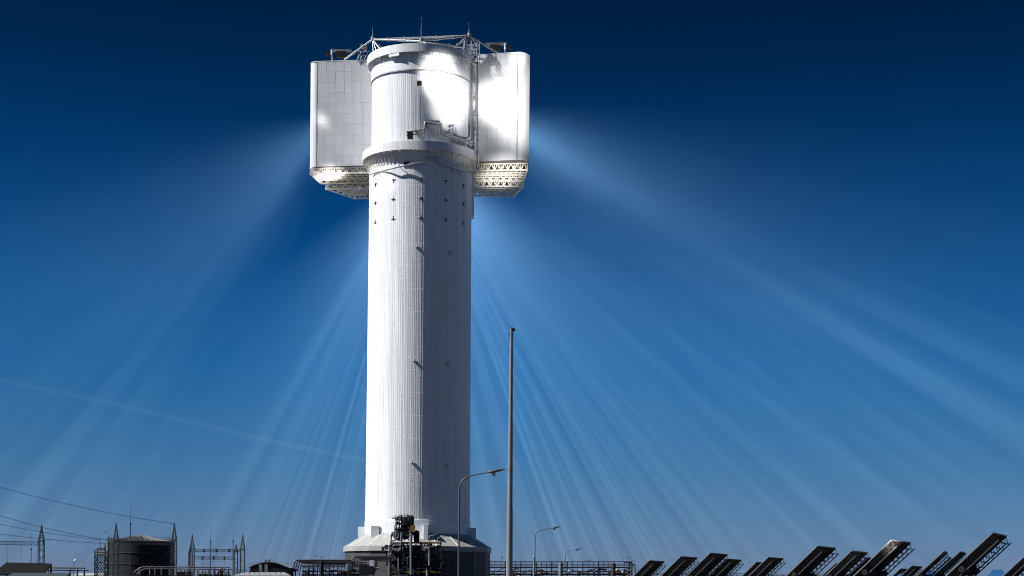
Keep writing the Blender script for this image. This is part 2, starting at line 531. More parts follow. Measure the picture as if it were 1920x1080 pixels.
# --- open truss platforms under the wings (receiver floors), two tiers each
def floor_tier(fa, fb, ba, bb, z_top, drop, n_long, n_cross, name):
    """fa-fb = front edge, ba-bb = back edge (plan points); lattice girder along front and back, joists between"""
    fa, fb, ba, bb = [Vector((*p, 0)) for p in (fa, fb, ba, bb)]
    up = Vector((0, 0, 1))
    def girder(a, b, z1, z0, seg):
        gd = MB(); a0, b0_ = T0 + a + up * z1, T0 + b + up * z1
        a1, b1 = T0 + a + up * z0, T0 + b + up * z0
        gd.bar(a0, b0_, .42, .42); gd.bar(a1, b1, .5, .5)
        for i in range(seg):
            p, q_ = i / seg, (i + 1) / seg; mdd = (p + q_) / 2
            gd.bar(a1.lerp(b1, p), a0.lerp(b0_, mdd), .32); gd.bar(a0.lerp(b0_, mdd), a1.lerp(b1, q_), .32)
        for i in range(seg + 1):
            gd.bar(a1.lerp(b1, i / seg), a0.lerp(b0_, i / seg), .26)
        gd.build('floor_girder', M['truss'], tower)
    girder(fa, fb, z_top, z_top - drop, n_long)
    girder(ba, bb, z_top, z_top - drop, n_long)
    for i in range(n_cross + 1):
        t = i / n_cross
        a, b = T0 + fa.lerp(fb, t) + up * (z_top - drop * .5), T0 + ba.lerp(bb, t) + up * (z_top - drop * .5)
        j = MB(); j.bar(a, b, .34, .5)
        j.build('floor_joist', M['truss'], tower)
    for i in range(1, 5):
        t = i / 5
        a, b = T0 + fa.lerp(ba, t) + up * (z_top - drop * .75), T0 + fb.lerp(bb, t) + up * (z_top - drop * .75)
        MB().bar(a, b, .34, .34).build('floor_purlin', M['truss'], tower)
    # side girder
    sd = MB()
    sd.bar(T0 + fa + up * z_top, T0 + ba + up * z_top, .5, .5); sd.bar(T0 + fa + up * (z_top - drop), T0 + ba + up * (z_top - drop), .45, .45)
    sd.build('side_girder', M['truss'], tower)
floor_tier((-41.0, 10.4), (-17.0, 7.4), (-38.8, 25.0), (-15.0, 22.5), 157.3, 2.0, 9, 11, 'l1')
floor_tier((-37.0, 26.0), (-15.0, 23.5), (-27.6, 41.0), (-14.0, 39.0), 155.8, 2.3, 7, 9, 'l2')
floor_tier((38.3, 0.2), (19.5, 2.0), (37.0, 17.0), (17.5, 17.5), 157.3, 2.4, 8, 11, 'r1')
floor_tier((37.2, 18.0), (17.2, 18.5), (33.5, 33.0), (16.5, 33.5), 155.6, 2.4, 8, 11, 'r2')
for (x, y) in ((-31, 8.2), (-25, 7.4), (-30, 25.6), (-23, 25.0), (-22, 40.4), (28, 17.2), (30, 33.2), (24, 33.4)):
    MB().bar(tp(x, y - .4, 158.4 if y < 20 else 156.2), tp(x, y - .4, 154.8 if y < 20 else 152.8), .16).build('hanger', M['galv'], tower)
# white plate at the right shoulder of the shaft
MB().prism([(T0.x + 17.9, T0.y + 5), (T0.x + 19.1, T0.y + 5), (T0.x + 19.1, T0.y + 9), (T0.x + 16, T0.y + 9)], 139.0, 154.0).build('shaft_fin', M['white'], tower)

# --- pipes on the head: two risers at the right, loops over the drum
def tpx(px_, py_, y): return at(px_, py_, TD + y)
pz = -19.2
MB().path([tpx(872, 76, -6.5), tpx(872, 98, -6.5), tpx(884, 98, -6.5), tpx(885, 262, -6.5), tpx(880, 265, -7.5), tpx(858, 262, -15.5)], .36, 10, .6).build('riser_pipe', M['pipe'], tower)
MB().path([tpx(895, 80, -6.8), tpx(895, 300, -6.8), tpx(893, 321, -8.5), tpx(869, 322, -16.0), tpx(829, 310, -19.6), tpx(827, 297, -19.8), tpx(803, 295, -20), tpx(799, 304, -20), tpx(780, 306, -20), tpx(735, 316, -18.0), tpx(694, 327, -8)], .27, 8, .8).build('riser_pipe', M['pipe'], tower)
for dz, r in ((0, .34), (6, .28)):
    MB().path([tpx(762, 248 + dz, pz), tpx(796, 243 + dz, pz), tpx(797, 229 + dz * .6, pz), tpx(827 - dz * .5, 232 + dz * .6, pz), tpx(829 - dz * .5, 247 + dz, pz), tpx(868, 262 + dz * .5, -15.5)], r, 10, .5).build('loop_pipe', M['pipe'], tower)
MB().box(tpx(769, 254, pz), (1.9, 1.4, 2.4)).build('valve_box', M['dark'], tower)
for (px_, py_) in ((800, 237), (812, 231), (825, 240), (848, 255), (780, 247)):
    MB().box(tpx(px_, py_, -18.3), (.3, 1.6, 1.8)).build('pipe_support', M['galv'], tower)
vv = MB()
for kx in range(4):
    vv.tube(tpx(845 + kx * 3, 240, -17.3), tpx(845 + kx * 3, 250, -17.3), .2, 6)
    vv.tube(tpx(843 + kx * 3, 241, -17.3), tpx(847 + kx * 3, 239, -17.3), .18, 6)
vv.build('valve_cluster', M['galv'], tower)['kind'] = 'stuff'
for py_ in (112, 150, 184, 212, 238):
    cl = MB()
    cl.bar(tpx(881, py_, -6.0), tpx(899, py_, -6.2), .22); cl.bar(tpx(881, py_ + 5, -6.0), tpx(899, py_ + 5, -6.2), .18)
    cl.bar(tpx(890, py_, -6.0), tpx(890, py_, 0), .2); cl.bar(tpx(887, py_, -6.0), tpx(893, py_ + 5, -6.0), .15)
    cl.build('pipe_clamp', M['galv'], tower)
for (px_, py_, dy) in ((895, 252, 0), (895, 262, 0), (895, 285, 0)):
    MB().box(tpx(px_, py_, -6.8), (.9, .9, .9)).build('pipe_flange', M['galv'], tower)
for (px_, py_, y) in ((770, 311, -18.9), (846, 318, -18.6), (752, 314, -18.6), (820, 304, -19.2), (862, 326, -16.5), (711, 326, -13.5)):
    MB().bar(tpx(px_ - 4, py_ - 5, y), tpx(px_ + 4, py_ + 6, y + 1.2), .2).build('pipe_support', M['galv'], tower)
# stair frame beside the risers at the roof
sf = MB()
for px_ in (869, 884, 899):
    for yy in (-5.4, -1.5):
        sf.bar(tpx(px_, 122, yy), tpx(px_, 78, yy), .26)
for py_ in (84, 92, 101, 110, 119):
    for yy in (-5.4, -1.5):
        sf.bar(tpx(869, py_, yy), tpx(899, py_, yy), .24)
    sf.bar(tpx(869, py_, -5.4), tpx(869, py_, -1.5), .2); sf.bar(tpx(899, py_, -5.4), tpx(899, py_, -1.5), .2)
for i, py_ in enumerate((84, 92, 101, 110)):
    a, b = (872, 896) if i % 2 else (896, 872)
    sf.bar(tpx(a, py_, -5.2), tpx(b, py_ + 9, -5.2), .22, .6)
    sf.bar(tpx(a, py_ - 4, -5.5), tpx(b, py_ + 5, -5.5), .12)
sf.build('stair_frame', M['ringw'], tower)['kind'] = 'stuff'
lf = MB()
for px_ in (669, 674, 682, 690):
    lf.bar(tpx(px_, 114, 7), tpx(px_ + (4 if px_ < 680 else -2), 95, 7), .2)
    lf.bar(tpx(px_, 114, 7), tpx(px_ + 8, 97, 9), .16)
for py_ in (96, 104, 111):
    lf.bar(tpx(672, py_, 7), tpx(694, py_, 7), .2)
lf.box(tpx(679, 87, 8), (1.5, 1.5, 1.2)); lf.box(tpx(685, 91, 8), (1.3, 1.3, 1.6))
lf.bar(tpx(679, 86, 8), tpx(681, 104, 8), .22)
lf.build('roof_frame', M['galv'], tower)['kind'] = 'stuff'

# roof tie beams on three nodes, lightning rods
NL, NM, NR = tpx(699, 74, 4), tpx(790, 77, -15), tpx(880, 67, -3)
for a, b in ((NL, NM), (NM, NR), (NL, NR), (NL, tpx(646, 112, 12)), (NR, tpx(934, 99, 2)), (NM, tpx(868, 89, -4)), (NR, tpx(846, 94, -6))):
    MB().tube(a, b, .36, 8).build('tie_beam', M['galv'], tower)
    for t in (.33, .66):
        c = a.lerp(b, t); d = (b - a).normalized()
        MB().tube(c - d * .35, c + d * .35, .52, 8).build('tie_sleeve', M['galv'], tower)
for nd, feet in ((NL, ((700, 97, 2), (706, 96, 1), (714, 94, 0), (720, 93, 3))), (NM, ((778, 84, -17), (803, 84, -17), (790, 85, -18), (784, 84, -12))), (NR, ((866, 100, -6), (882, 100, -4), (890, 103, 0), (900, 90, 0)))):
    MB().tube(nd - Vector((0, 0, .5)), nd + Vector((0, 0, .9)), .75, 10).build('node_cap', M['galv'], tower)
    for f in feet:
        MB().tube(nd, tpx(*f), .26, 6).build('node_leg', M['galv'], tower)
for nd, py_, px_ in ((NL, 50, 698.5), (NM, 32, 790), (NR, 42, 879)):
    tip = at(px_, py_, nd.y)
    rd = MB().tube(nd, nd.lerp(tip, .45), .17, 6).tube(nd.lerp(tip, .45), tip, .08, 6, .04)
    rd.build('lightning_rod', M['galv'], tower)

# --- base of the shaft: collar, duct boxes
MB().lathe(T0, [(19.0, 18.0), (19.0, 27.6), (RS + .6, 28.0), (RS + .3, 28.0)], 96, sharp=True).build('base_collar', M['white'], tower)
for (px_, w, y0, y1, dep) in ((678.0, 2.3, 988, 1018, 0), (704, 2.8, 986, 1012, -13), (799, 1.6, 984, 1016, -20.2), (884, 3.2, 990, 1018, -2)):
    a, b = at(px_, y0, TD + dep), at(px_, y1, TD + dep)
    MB().box(((a.x + b.x) / 2, TD + dep, (a.z + b.z) / 2), (w, 4.2, a.z - b.z)).build('duct_box', M['white'], tower)

# ------------------------------------------------------------------ roof cranes on the wings
def roof_crane(px0, py0, sgn, base_y, label):
    p = at(px0, py0, TD + base_y); p.z = 196.25
    c = empty('roof_crane', p, label, 'crane', 'cranes on the tower roof')
    MB().tube(p, p + Vector((0, 0, 5.6)), .38, 10).build('post', M['white'], c)
    MB().bar(p + Vector((-sgn * .6, 0, 5.5)), p + Vector((sgn * 7.2, 0, 5.3)), .5, .9).build('arm', M['galv'], c)
    MB().box(p + Vector((sgn * 3.6, 0, 3.9)), (3.6, 2.2, 2.0)).build('hoist_house', M['dark'], c)
    MB().box(p + Vector((-sgn * 1.7, 0, 4.2)), (1.6, 2.0, .9)).build('counterweight', M['dark'], c)
    h = MB()
    for x in (-2.2, -1.2, 1.6, 3.2, 4.8):
        h.bar(p + Vector((sgn * x, -1, 0.02)), p + Vector((sgn * x, -1, 4.2)), .1)
    for z_ in (1.2, 2.9):
        h.bar(p + Vector((-sgn * 2.2, -1, z_)), p + Vector((sgn * 4.8, -1, z_)), .09)
    h.box(p + Vector((-sgn * 1.7, 0, .6)), (1.8, 1.8, 1.1))
    h.build('access_frame', M['dark'], c)['kind'] = 'stuff'
    hk = MB().tube(p + Vector((sgn * 6.4, 0, 5.0)), p + Vector((sgn * 6.4, 0, 4.1)), .2, 6); hk.build('hook', M['dark'], c)
roof_crane(622, 115, 1, 14, 'small dark service crane on the left wing roof, arm pointing right')
roof_crane(947, 98, -1, 5, 'small dark service crane on the right wing roof, arm pointing left')

# ------------------------------------------------------------------ round building at the foot of the tower
rb = empty('round_building', T0, 'low round grey building with pale sectored roof around the tower foot', 'building')
NB = 20; RE = 26.4
for i in range(NB):
    a0, a1 = 2 * math.pi * i / NB, 2 * math.pi * (i + 1) / NB
    am = (a0 + a1) / 2; g_ = 0.0045
    P = []
    for r_, zz in ((RE, 18.6), (19.02, 23.2)):
        for a in (a0 + g_, a1 - g_): P.append(T0 + Vector((r_ * math.cos(a), r_ * math.sin(a), zz)))
    for r_, zz in ((RE, 18.3), (19.02, 22.9)):
        for a in (a0 + g_, a1 - g_): P.append(T0 + Vector((r_ * math.cos(a), r_ * math.sin(a), zz)))
    MB().add(P, [(0, 1, 3, 2), (4, 6, 7, 5), (0, 4, 5, 1), (0, 2, 6, 4), (1, 5, 7, 3), (2, 3, 7, 6)]).build('roof_panel', M['broof'], rb)
    c0, c1 = Vector((math.cos(a0), math.sin(a0), 0)), Vector((math.cos(a1), math.sin(a1), 0))
    MB().bar(T0 + c0 * RE + Vector((0, 0, 18.62)), T0 + c0 * 19.02 + Vector((0, 0, 23.25)), .28, .22).build('roof_rib', M['white'], rb)
    MB().bar(T0 + c0 * (RE + .1) + Vector((0, 0, 17.7)), T0 + c1 * (RE + .1) + Vector((0, 0, 17.7)), .3, 1.7).build('fascia', M['broof'], rb)
    # wall bay, as courses of sheet
    for kz in range(5):
        z0_, z1_ = 16.8 * kz / 5, 16.8 * (kz + 1) / 5 - .05
        wd = 2 * (RE - .7) * math.sin(math.pi / NB) - .05
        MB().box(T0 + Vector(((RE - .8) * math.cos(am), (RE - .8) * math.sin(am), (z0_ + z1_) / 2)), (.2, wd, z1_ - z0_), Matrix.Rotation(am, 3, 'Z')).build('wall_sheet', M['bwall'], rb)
    MB().bar(T0 + c0 * (RE - .45) + Vector((0, 0, 0)), T0 + c0 * (RE - .45) + Vector((0, 0, 16.85)), .35, .35).build('pilaster', M['galv'], rb)

# ------------------------------------------------------------------ process plant in front of the tower foot
PD = 580.0
def pp(px_, py_, y=0): return at(px_, py_, PD + y)
pl = empty('process_plant', Vector((pp(780, 1080).x, PD, 0)), 'dark steel process unit with pipes and stacked platforms before the tower', 'process plant')
rnd = random.Random(21)
xs = [733, 752, 771, 790, 808, 826]
def grd(px_, y): p = pp(px_, 1080, y); p.z = 0; return p
for px_ in xs:
    for y in (0, 7):
        top = 965 if px_ in (752, 771) else (1002 if px_ in (733,) else 1016)
        a = grd(px_, y); b = pp(px_, top, y); b.x = a.x
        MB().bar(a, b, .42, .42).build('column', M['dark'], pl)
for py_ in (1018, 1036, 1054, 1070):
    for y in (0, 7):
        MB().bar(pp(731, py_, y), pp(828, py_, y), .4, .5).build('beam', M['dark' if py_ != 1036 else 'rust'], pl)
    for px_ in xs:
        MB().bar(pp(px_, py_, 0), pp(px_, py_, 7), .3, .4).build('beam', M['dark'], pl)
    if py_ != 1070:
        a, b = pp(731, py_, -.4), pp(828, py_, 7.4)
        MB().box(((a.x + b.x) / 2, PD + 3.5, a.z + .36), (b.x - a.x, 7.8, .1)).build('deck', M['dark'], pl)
ye = MB().bar(pp(740, 1017, -.5), pp(826, 1018, -.5), .14, .3)
ye.build('kick_plate', M['yellow'], pl)
MB().bar(pp(712, 1070, -.6), pp(826, 1073, -.6), .2, .35).build('kick_plate', M['yellow'], pl)
def rail(mb, px0, px1, py_, y, n, h=1.15):
    a, b = pp(px0, py_, y), pp(px1, py_, y)
    for k_ in (1, .5):
        mb.bar(a + Vector((0, 0, h * k_)), b + Vector((0, 0, h * k_)), .07)
    for i in range(n + 1):
        p = a.lerp(b, i / n); mb.bar(p, p + Vector((0, 0, h)), .07)
for (a, b, py_, n) in ((739, 770, 1002, 8), (741, 772, 980, 8), (741, 768, 973, 7), (776, 826, 1018, 12), (733, 826, 1036, 22), (733, 826, 1054, 22)):
    m_ = MB(); rail(m_, a, b, py_, -.5, n); m_.build('handrail', M['lattice'], pl)
for (a, b, py_) in ((738, 776, 1002), (741, 772, 991), (741, 775, 981), (741, 768, 974)):
    p, q_ = pp(a, py_, 0), pp(b, py_, 5)
    MB().box(((p.x + q_.x) / 2, PD + 2.5, p.z), (q_.x - p.x, 5.5, .25)).build('platform', M['dark'], pl)
# vessels
for (px_, y, py0, py1, r, mt) in ((760, 3, 1010, 984, 1.3, 'dpipe'), (768, 2.4, 984, 968, 1.5, 'dpipe'), (747, 2, 1012, 992, .9, 'dpipe'), (781, 4, 1018, 996, 1.0, 'dark'), (745, 3, 1066, 1040, 1.2, 'dpipe'), (800, 3, 1052, 1024, 1.4, 'pipe'), (815, 4, 1070, 1040, 1.1, 'dpipe')):
    a, b = pp(px_, py0, y), pp(px_, py1, y); b.x = a.x
    h_ = b.z - a.z
    MB().lathe(a, [(.01, -.3), (r * .7, -.1), (r, .25), (r, h_ - .3), (r * .7, h_ + .1), (.01, h_ + .35)], 16).build('vessel', M[mt], pl)
for (px_, y, py_, w) in ((765, -.2, 971, 1.4), (758, 0, 975, 1.0), (770, 1, 987, 1.2), (750, .4, 996, 1.6), (777, 1, 1000, 1.2), (762, -.3, 1005, 1.1)):
    a = pp(px_, py_, y)
    MB().tube(a + Vector((-w, 0, 0)), a + Vector((w, 0, .2)), .35, 8).tube(a, a + Vector((0, 0, .9)), .22, 8).tube(a + Vector((-.35, 0, .95)), a + Vector((.35, 0, .95)), .12, 8).build('valve', M['dpipe'], pl)
MB().box(pp(774, 991, -.4), (1.5, 1.2, 2.2)).build('hoist', M['yellow'], pl)
# tall pipes
def ppath(pts, r, mt='pipe', bend=.6, y=-.9):
    MB().path([pp(a, b, y if len(pt) < 3 else pt[2]) if True else None for pt in pts for a, b in [pt[:2]]], r, 8, bend).build('pipe', M[mt], pl)
ppath([(770.5, 1077), (770.5, 999)], .42)
ppath([(754, 998), (753, 1018), (732, 1018)], .26)
ppath([(742, 997), (742, 1013), (733, 1014)], .22)
ppath([(747, 999), (747, 1009), (738, 1009), (738, 1000)], .2)
ppath([(730, 1078), (730, 1020), (752, 1022), (752, 999)], .3)
ppath([(747, 1070), (747, 1046)], .24)
ppath([(774, 1078), (774, 1066)], .3); ppath([(801, 1080), (801, 1068)], .45)
ppath([(805, 1060), (805, 1028), (796, 1028)], .32, 'galv')
ppath([(764, 1060), (764, 1044), (780, 1044)], .24, 'dpipe')
for i in range(190):
    x0 = rnd.uniform(733, 826); y0 = rnd.uniform(1022, 1078); yy = rnd.uniform(-.6, 6.5)
    r_ = rnd.choice((.12, .16, .22)); mt = rnd.choice(('dpipe', 'dpipe', 'dark', 'dpipe', 'dark', 'pipe'))
    x1 = min(827, max(732, x0 + rnd.choice((-1, 1)) * rnd.uniform(5, 22))); y1 = min(1080, max(1020, y0 + rnd.choice((-1, 1)) * rnd.uniform(5, 18)))
    MB().path([pp(x0, y0, yy), pp(x1, y0, yy), pp(x1, y1, yy), pp(x1 + rnd.uniform(-6, 6), y1, yy)], r_, 6, .4).build('pipe', M[mt], pl)
for i in range(80):
    x0 = rnd.uniform(737, 776); y0 = rnd.uniform(968, 1012); yy = rnd.uniform(-.6, 5)
    if y0 < 985: x0 = rnd.uniform(743, 771)
    x1 = min(777, max(735, x0 + rnd.choice((-1, 1)) * rnd.uniform(3, 10))); y1 = min(1014, max(970, y0 + rnd.choice((-1, 1)) * rnd.uniform(4, 12)))
    MB().path([pp(x0, y0, yy), pp(x1, y0, yy), pp(x1, y1, yy)], rnd.choice((.11, .15, .2)), 6, .3).build('pipe', M[rnd.choice(('dpipe', 'dark', 'dark', 'lattice'))], pl)
for i in range(40):
    x0, y0 = rnd.uniform(700, 824), rnd.uniform(1024, 1076)
    MB().box(pp(x0, y0, rnd.uniform(-.3, 6)), (rnd.uniform(.5, 1.6), .8, rnd.uniform(.5, 1.8))).build('cabinet', M[rnd.choice(('dark', 'dpipe', 'lattice', 'galv'))], pl)
MB().box(pp(802, 1030, -.7), (1.5, .4, .9)).build('sign_board', M['red'], pl)
MB().box(pp(797.5, 1028, -.5), (2.6, .3, 1.6)).build('cabinet', M['galv'], pl)
for (px_, py_) in ((741, 966), (750, 964), (758, 962), (763, 962), (752, 980)):
    a = pp(px_, py_ + 14, 0); b = pp(px_, py_, 0); b.x = a.x
    MB().tube(a, b, .09, 6).build('vent_stack', M['lattice'], pl)
for (px_, py_, sx) in ((821, 1006, 1), (805, 1003, 1)):
    a = pp(px_, 1018, 0); b = pp(px_, py_ + 2, 0)
    MB().path([a, b, b + Vector((2.6, 0, .5))], .12, 6, .3).build('flood_light', M['galv'], pl)

# ------------------------------------------------------------------ pipe racks
def pipe_rack(D, px0, px1, rows, label, columns, diags, seed, stuff_n):
    """rows: list of (row px, radius, material)"""
    base = at(px0, 1080, D); base.z = 0
    o = empty('pipe_rack', base, label, 'pipe rack')
    rr = random.Random(seed)
    for (py_, r_, mt) in rows:
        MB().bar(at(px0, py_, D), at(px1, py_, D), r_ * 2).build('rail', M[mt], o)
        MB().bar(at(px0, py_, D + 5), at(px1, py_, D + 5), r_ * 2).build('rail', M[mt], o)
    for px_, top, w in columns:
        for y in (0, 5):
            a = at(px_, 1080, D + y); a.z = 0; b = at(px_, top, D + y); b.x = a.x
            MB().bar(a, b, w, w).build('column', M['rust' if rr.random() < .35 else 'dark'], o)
    for (x0, y0, x1, y1) in diags:
        MB().bar(at(x0, y0, D), at(x1, y1, D), .22).build('brace', M['dark'], o)
    return o
n_ = 27
cols = [(918 + i * (1180 - 918) / n_, 1053, .14 if i % 3 else .34) for i in range(n_ + 1)]
diags = []
for i in range(0, n_ - 2, 3):
    xa, xb = 918 + i * 262 / n_, 918 + (i + 3) * 262 / n_
    diags.append((xa, 1064, xb, 1077) if (i // 3) % 2 else (xa, 1077, xb, 1064))
rack_r = pipe_rack(560, 916, 1186, [(1053, .11, 'lattice'), (1055.7, .07, 'dark'), (1058.3, .07, 'dark'), (1060.6, .07, 'dark'), (1063.8, .22, 'dark'), (1071.5, .2, 'rust'), (1077, .3, 'dark')],
                   'long dark pipe rack with railing to the right of the tower foot', cols, diags, 4, 0)
for (px_, py_, r_) in ((1150, 1057, .8), (1051, 1055, .75)):
    a = at(px_, 1080, 560); a.z = 0; b = at(px_, py_, 560); b.x = a.x
    MB().tube(a, b, r_, 12).build('riser', M['rust' if px_ > 1100 else 'pole'], rack_r)
MB().path([at(1178, 1080, 559), at(1190, 1080, 559) if False else at(1184, 1076, 559), at(1185, 1054.5, 559), at(1170, 1054, 559)], .28, 8, .8).build('end_pipe', M['dpipe'], rack_r)
MB().path([at(1191, 1080, 559), at(1190.5, 1058, 559), at(1180, 1057.5, 559)], .18, 8, .8).build('end_pipe', M['dpipe'], rack_r)
rr = random.Random(5)
for i in range(34):
    x0 = rr.uniform(920, 1184); y0 = rr.uniform(1066, 1079); r_ = rr.choice((.14, .2, .26))
    x1 = x0 + rr.uniform(4, 16)
    MB().path([at(x0, 1081, 560 + rr.uniform(1, 4)), at(x0, y0, 562), at(min(1186, x1), y0, 562)], r_, 6, .4).build('pipe', M[rr.choice(('dark', 'dpipe', 'rust', 'pipe'))], rack_r)
for (px_, py_) in ((1168, 1073), (1067, 1072), (1157, 1069)):
    a = at(px_, py_, 558)
    MB().lathe(a, [(.01, -.6), (.5, -.35), (.6, 0), (.5, .35), (.01, .6)], 12).build('valve', M['pipe'], rack_r)

cols = [(557 + i * 7.6, 1054, .22 if i % 4 else .5) for i in range(18)]
cols = [c for c in cols if c[0] > 566]
diags = [(576 + i * 9.5, 1064, 588 + i * 9.5, 1076) for i in range(7)]
rack_l = pipe_rack(575, 566, 688, [(1054.5, .14, 'dark'), (1057.5, .1, 'dark'), (1060.3, .1, 'dark'), (1062.8, .2, 'dark'), (1071, .24, 'dark'), (1078, .3, 'dark')],
                   'dark pipe rack with stepped bends to the left of the tower foot', cols, diags, 8, 0)
for i, dx in enumerate((0, 4, 8, 12)):
    MB().path([at(532, 1064 + i * 2.2, 574), at(551 + dx, 1064 + i * 2.2, 574), at(553 + dx, 1050.5 + i * 1.4, 574), at(600, 1050.5 + i * 2.6, 574), at(660 + dx, 1050.5 + i * 2.6, 574), at(664 + dx, 1043.5 + i * 2, 574), at(735, 1043.5 + i * 3, 574)], .27 - i * .02, 8, 1.3).build('pipe', M['dpipe'], rack_l)
MB().tube(at(603, 1080, 572), at(603, 1053, 572), .75, 12).build('riser', M['dark'], rack_l)
MB().tube(at(652, 1070, 571), at(652, 1058, 571), .7, 14).tube(at(656, 1070, 573), at(656, 1057, 573), 1.0, 14).build('vessel', M['pipe'], rack_l)
MB().box(at(650, 1071.5, 573), (8.5, 3, .6)).build('skid', M['rust'], rack_l)
MB().box(at(687, 1068, 572), (4.6, 3, 3.4)).build('generator_box', M['tank'], rack_l)
MB().box(at(697.5, 1056, 571), (1.6, 1.2, 2.0)).build('cabinet', M['white'], rack_l)
MB().bar(at(697.5, 1080, 571), at(697.5, 1058, 571), .3).build('column', M['galv'], rack_l)
for i in range(36):
    x0 = rr.uniform(540, 735); y0 = rr.uniform(1064, 1079)
    MB().path([at(x0, 1081, 573), at(x0, y0, 573), at(x0 + rr.uniform(-12, 12), y0, 573)], rr.choice((.14, .2, .26)), 6, .4).build('pipe', M[rr.choice(('dark', 'dpipe', 'rust', 'pipe', 'dark'))], rack_l)

# ------------------------------------------------------------------ mast and street lamps
MD = 130.0
a, b = at(955.3, 1080, MD), at(959, 616, MD)
a0 = Vector((b.x, MD, 0))
mast = empty('floodlight_mast', a0, 'tall bare grey steel mast standing right of the tower', 'mast')
zt = b.z
MB().tube(a0, a0 + Vector((0, 0, 8.5)), .265, 24, .225).build('lower_section', M['pole'], mast)
MB().tube(a0 + Vector((0, 0, 8.4)), a0 + Vector((0, 0, 15.2)), .205, 24, .175).build('middle_section', M['pole'], mast)
MB().tube(a0 + Vector((0, 0, 15.1)), a0 + Vector((0, 0, zt)), .16, 24, .125).build('upper_section', M['pole'], mast)
MB().tube(a0 + Vector((0, 0, zt)), a0 + Vector((0, 0, zt + .06)), .13, 16).build('cap', M['dark'], mast)
MB().box(a0 + Vector((-.16, 0, zt - .45)), (.12, .16, .3)).build('pulley', M['galv'], mast)
MB().box(a0 + Vector((.17, 0, zt - .1)), (.22, .2, .2)).build('pulley', M['dark'], mast)
MB().lathe(a0, [(.5, 0), (.5, .06), (.27, .07)], 20).build('base_flange', M['galv'], mast)

def street_lamp(px_base, px_head, py_head, arm_px, H, label, D=None, mirror=1):
    """lamp of height H whose head is at the given pixel"""
    if D is None: D = (H - EYE) * F / (HZ - py_head)
    hd = at(px_head, py_head, D)
    x0 = at(px_base, py_head, D).x
    o = empty('street_lamp', (x0, D, 0), label, 'street lamp', 'street lamps along the plant road' if mirror == 1 else 'street lamps by the tank yard')
    s = 1 if hd.x > x0 else -1
    L_ = abs(hd.x - x0); rise = L_ * .24
    MB().tube((x0, D, 0), (x0, D, 3.2), .075, 12, .07).build('pole', M['lamp'], o)
    P = [Vector((x0, D, 3.1)), Vector((x0, D, hd.z - rise - .25)), Vector((x0 + s * .08, D, hd.z - rise + .25)), Vector((x0 + s * L_ * .6, D, hd.z - rise * .33)), Vector((hd.x - s * .25, D, hd.z - .05))]
    P = [P[0], Vector((x0, D, hd.z - rise + .1)), P[4]]
    MB().path(P, .058, 10, .75, .035).build('arm', M['lamp'], o)
    d = (P[-1] - P[-2]).normalized(); n2 = Vector((-d.z, 0, d.x)) * s
    c = P[-1] + d * .22
    q = Matrix((d, Vector((0, 1, 0)), d.cross(Vector((0, 1, 0))))).transposed()
    hm = MB(); nn = 7; ringn = 10; Pv = []
    for i in range(nn):
        t = i / (nn - 1); xx = -.5 + 1.1 * t
        ww = (.07, .15, .19, .2, .19, .15, .05)[i]; hh_ = (.05, .09, .11, .11, .095, .07, .03)[i]
        for j in range(ringn):
            an = 2 * math.pi * j / ringn
            Pv.append(c + d * xx + Vector((0, 1, 0)) * (ww * math.cos(an)) + n2 * (hh_ * math.sin(an) * (1 if math.sin(an) > 0 else .7)))
    fs = [(i * ringn + j, i * ringn + (j + 1) % ringn, (i + 1) * ringn + (j + 1) % ringn, (i + 1) * ringn + j) for i in range(nn - 1) for j in range(ringn)]
    hm.add(Pv, fs, True); hm.add(Pv, [tuple(range(ringn - 1, -1, -1)), tuple(range((nn - 1) * ringn, nn * ringn))])
    hd_o = hm.build('lamp_head', M['lamp'], o)
    MB().lathe(c + d * -.12 - n2 * .11, [(.13, .02), (.12, -.08), (.06, -.15), (.01, -.16)], 12).build('lens', M['glass'], hd_o)
    return o
street_lamp(861.5, 930, 883, 80, 9.5, 'nearest curved street lamp, standing before the tower shaft')
street_lamp(1003.5, 1042, 989, 46, 9.5, 'second nearest curved street lamp, just right of the tall mast')
street_lamp(1060, 1084, 1029.5, 29, 9.5, 'third curved street lamp, rising behind the right pipe rack')
street_lamp(1092, 1107, 1050, 18, 9.5, 'farthest and smallest curved street lamp over the right pipe rack')
street_lamp(205, 196, 997, 10, 16, 'lamp at the tank roof edge with its arm pointing left', 480, 2)
street_lamp(318.5, 324, 1000, 6, 16, 'thin lamp at the right edge of the tank roof', 505, 2)
for (pb, ph_, py_, lab) in ((594.5, 591, 1042, 'small lamp with left arm above the left pipe rack'), (601, 605, 1043, 'small lamp with right arm above the left pipe rack'),
                            (653, 650, 1041, 'small lamp just left of the round building'), (463, 465.5, 1057, 'small lamp just right of the lattice gantry'),
                            (378, 381, 1056, 'small lamp between the gantry legs'), (349, 353, 1056, 'small lamp between the tank and the gantry'),
                            (539, 542, 1057, 'small lamp at the start of the left pipe rack'), (1177.5, 1177, 1044, 'small lamp on the far end of the right pipe rack'),
                            (940.5, 939.5, 1043, 'small lamp above the right pipe rack beside the mast'), (528, 526.5, 1056, 'small lamp on the dark vaulted building'),
                            (69, 66, 1049.5, 'small lamp at the left lattice mast')):
    street_lamp(pb, ph_, py_, 4, 14.0, lab, None, 2)
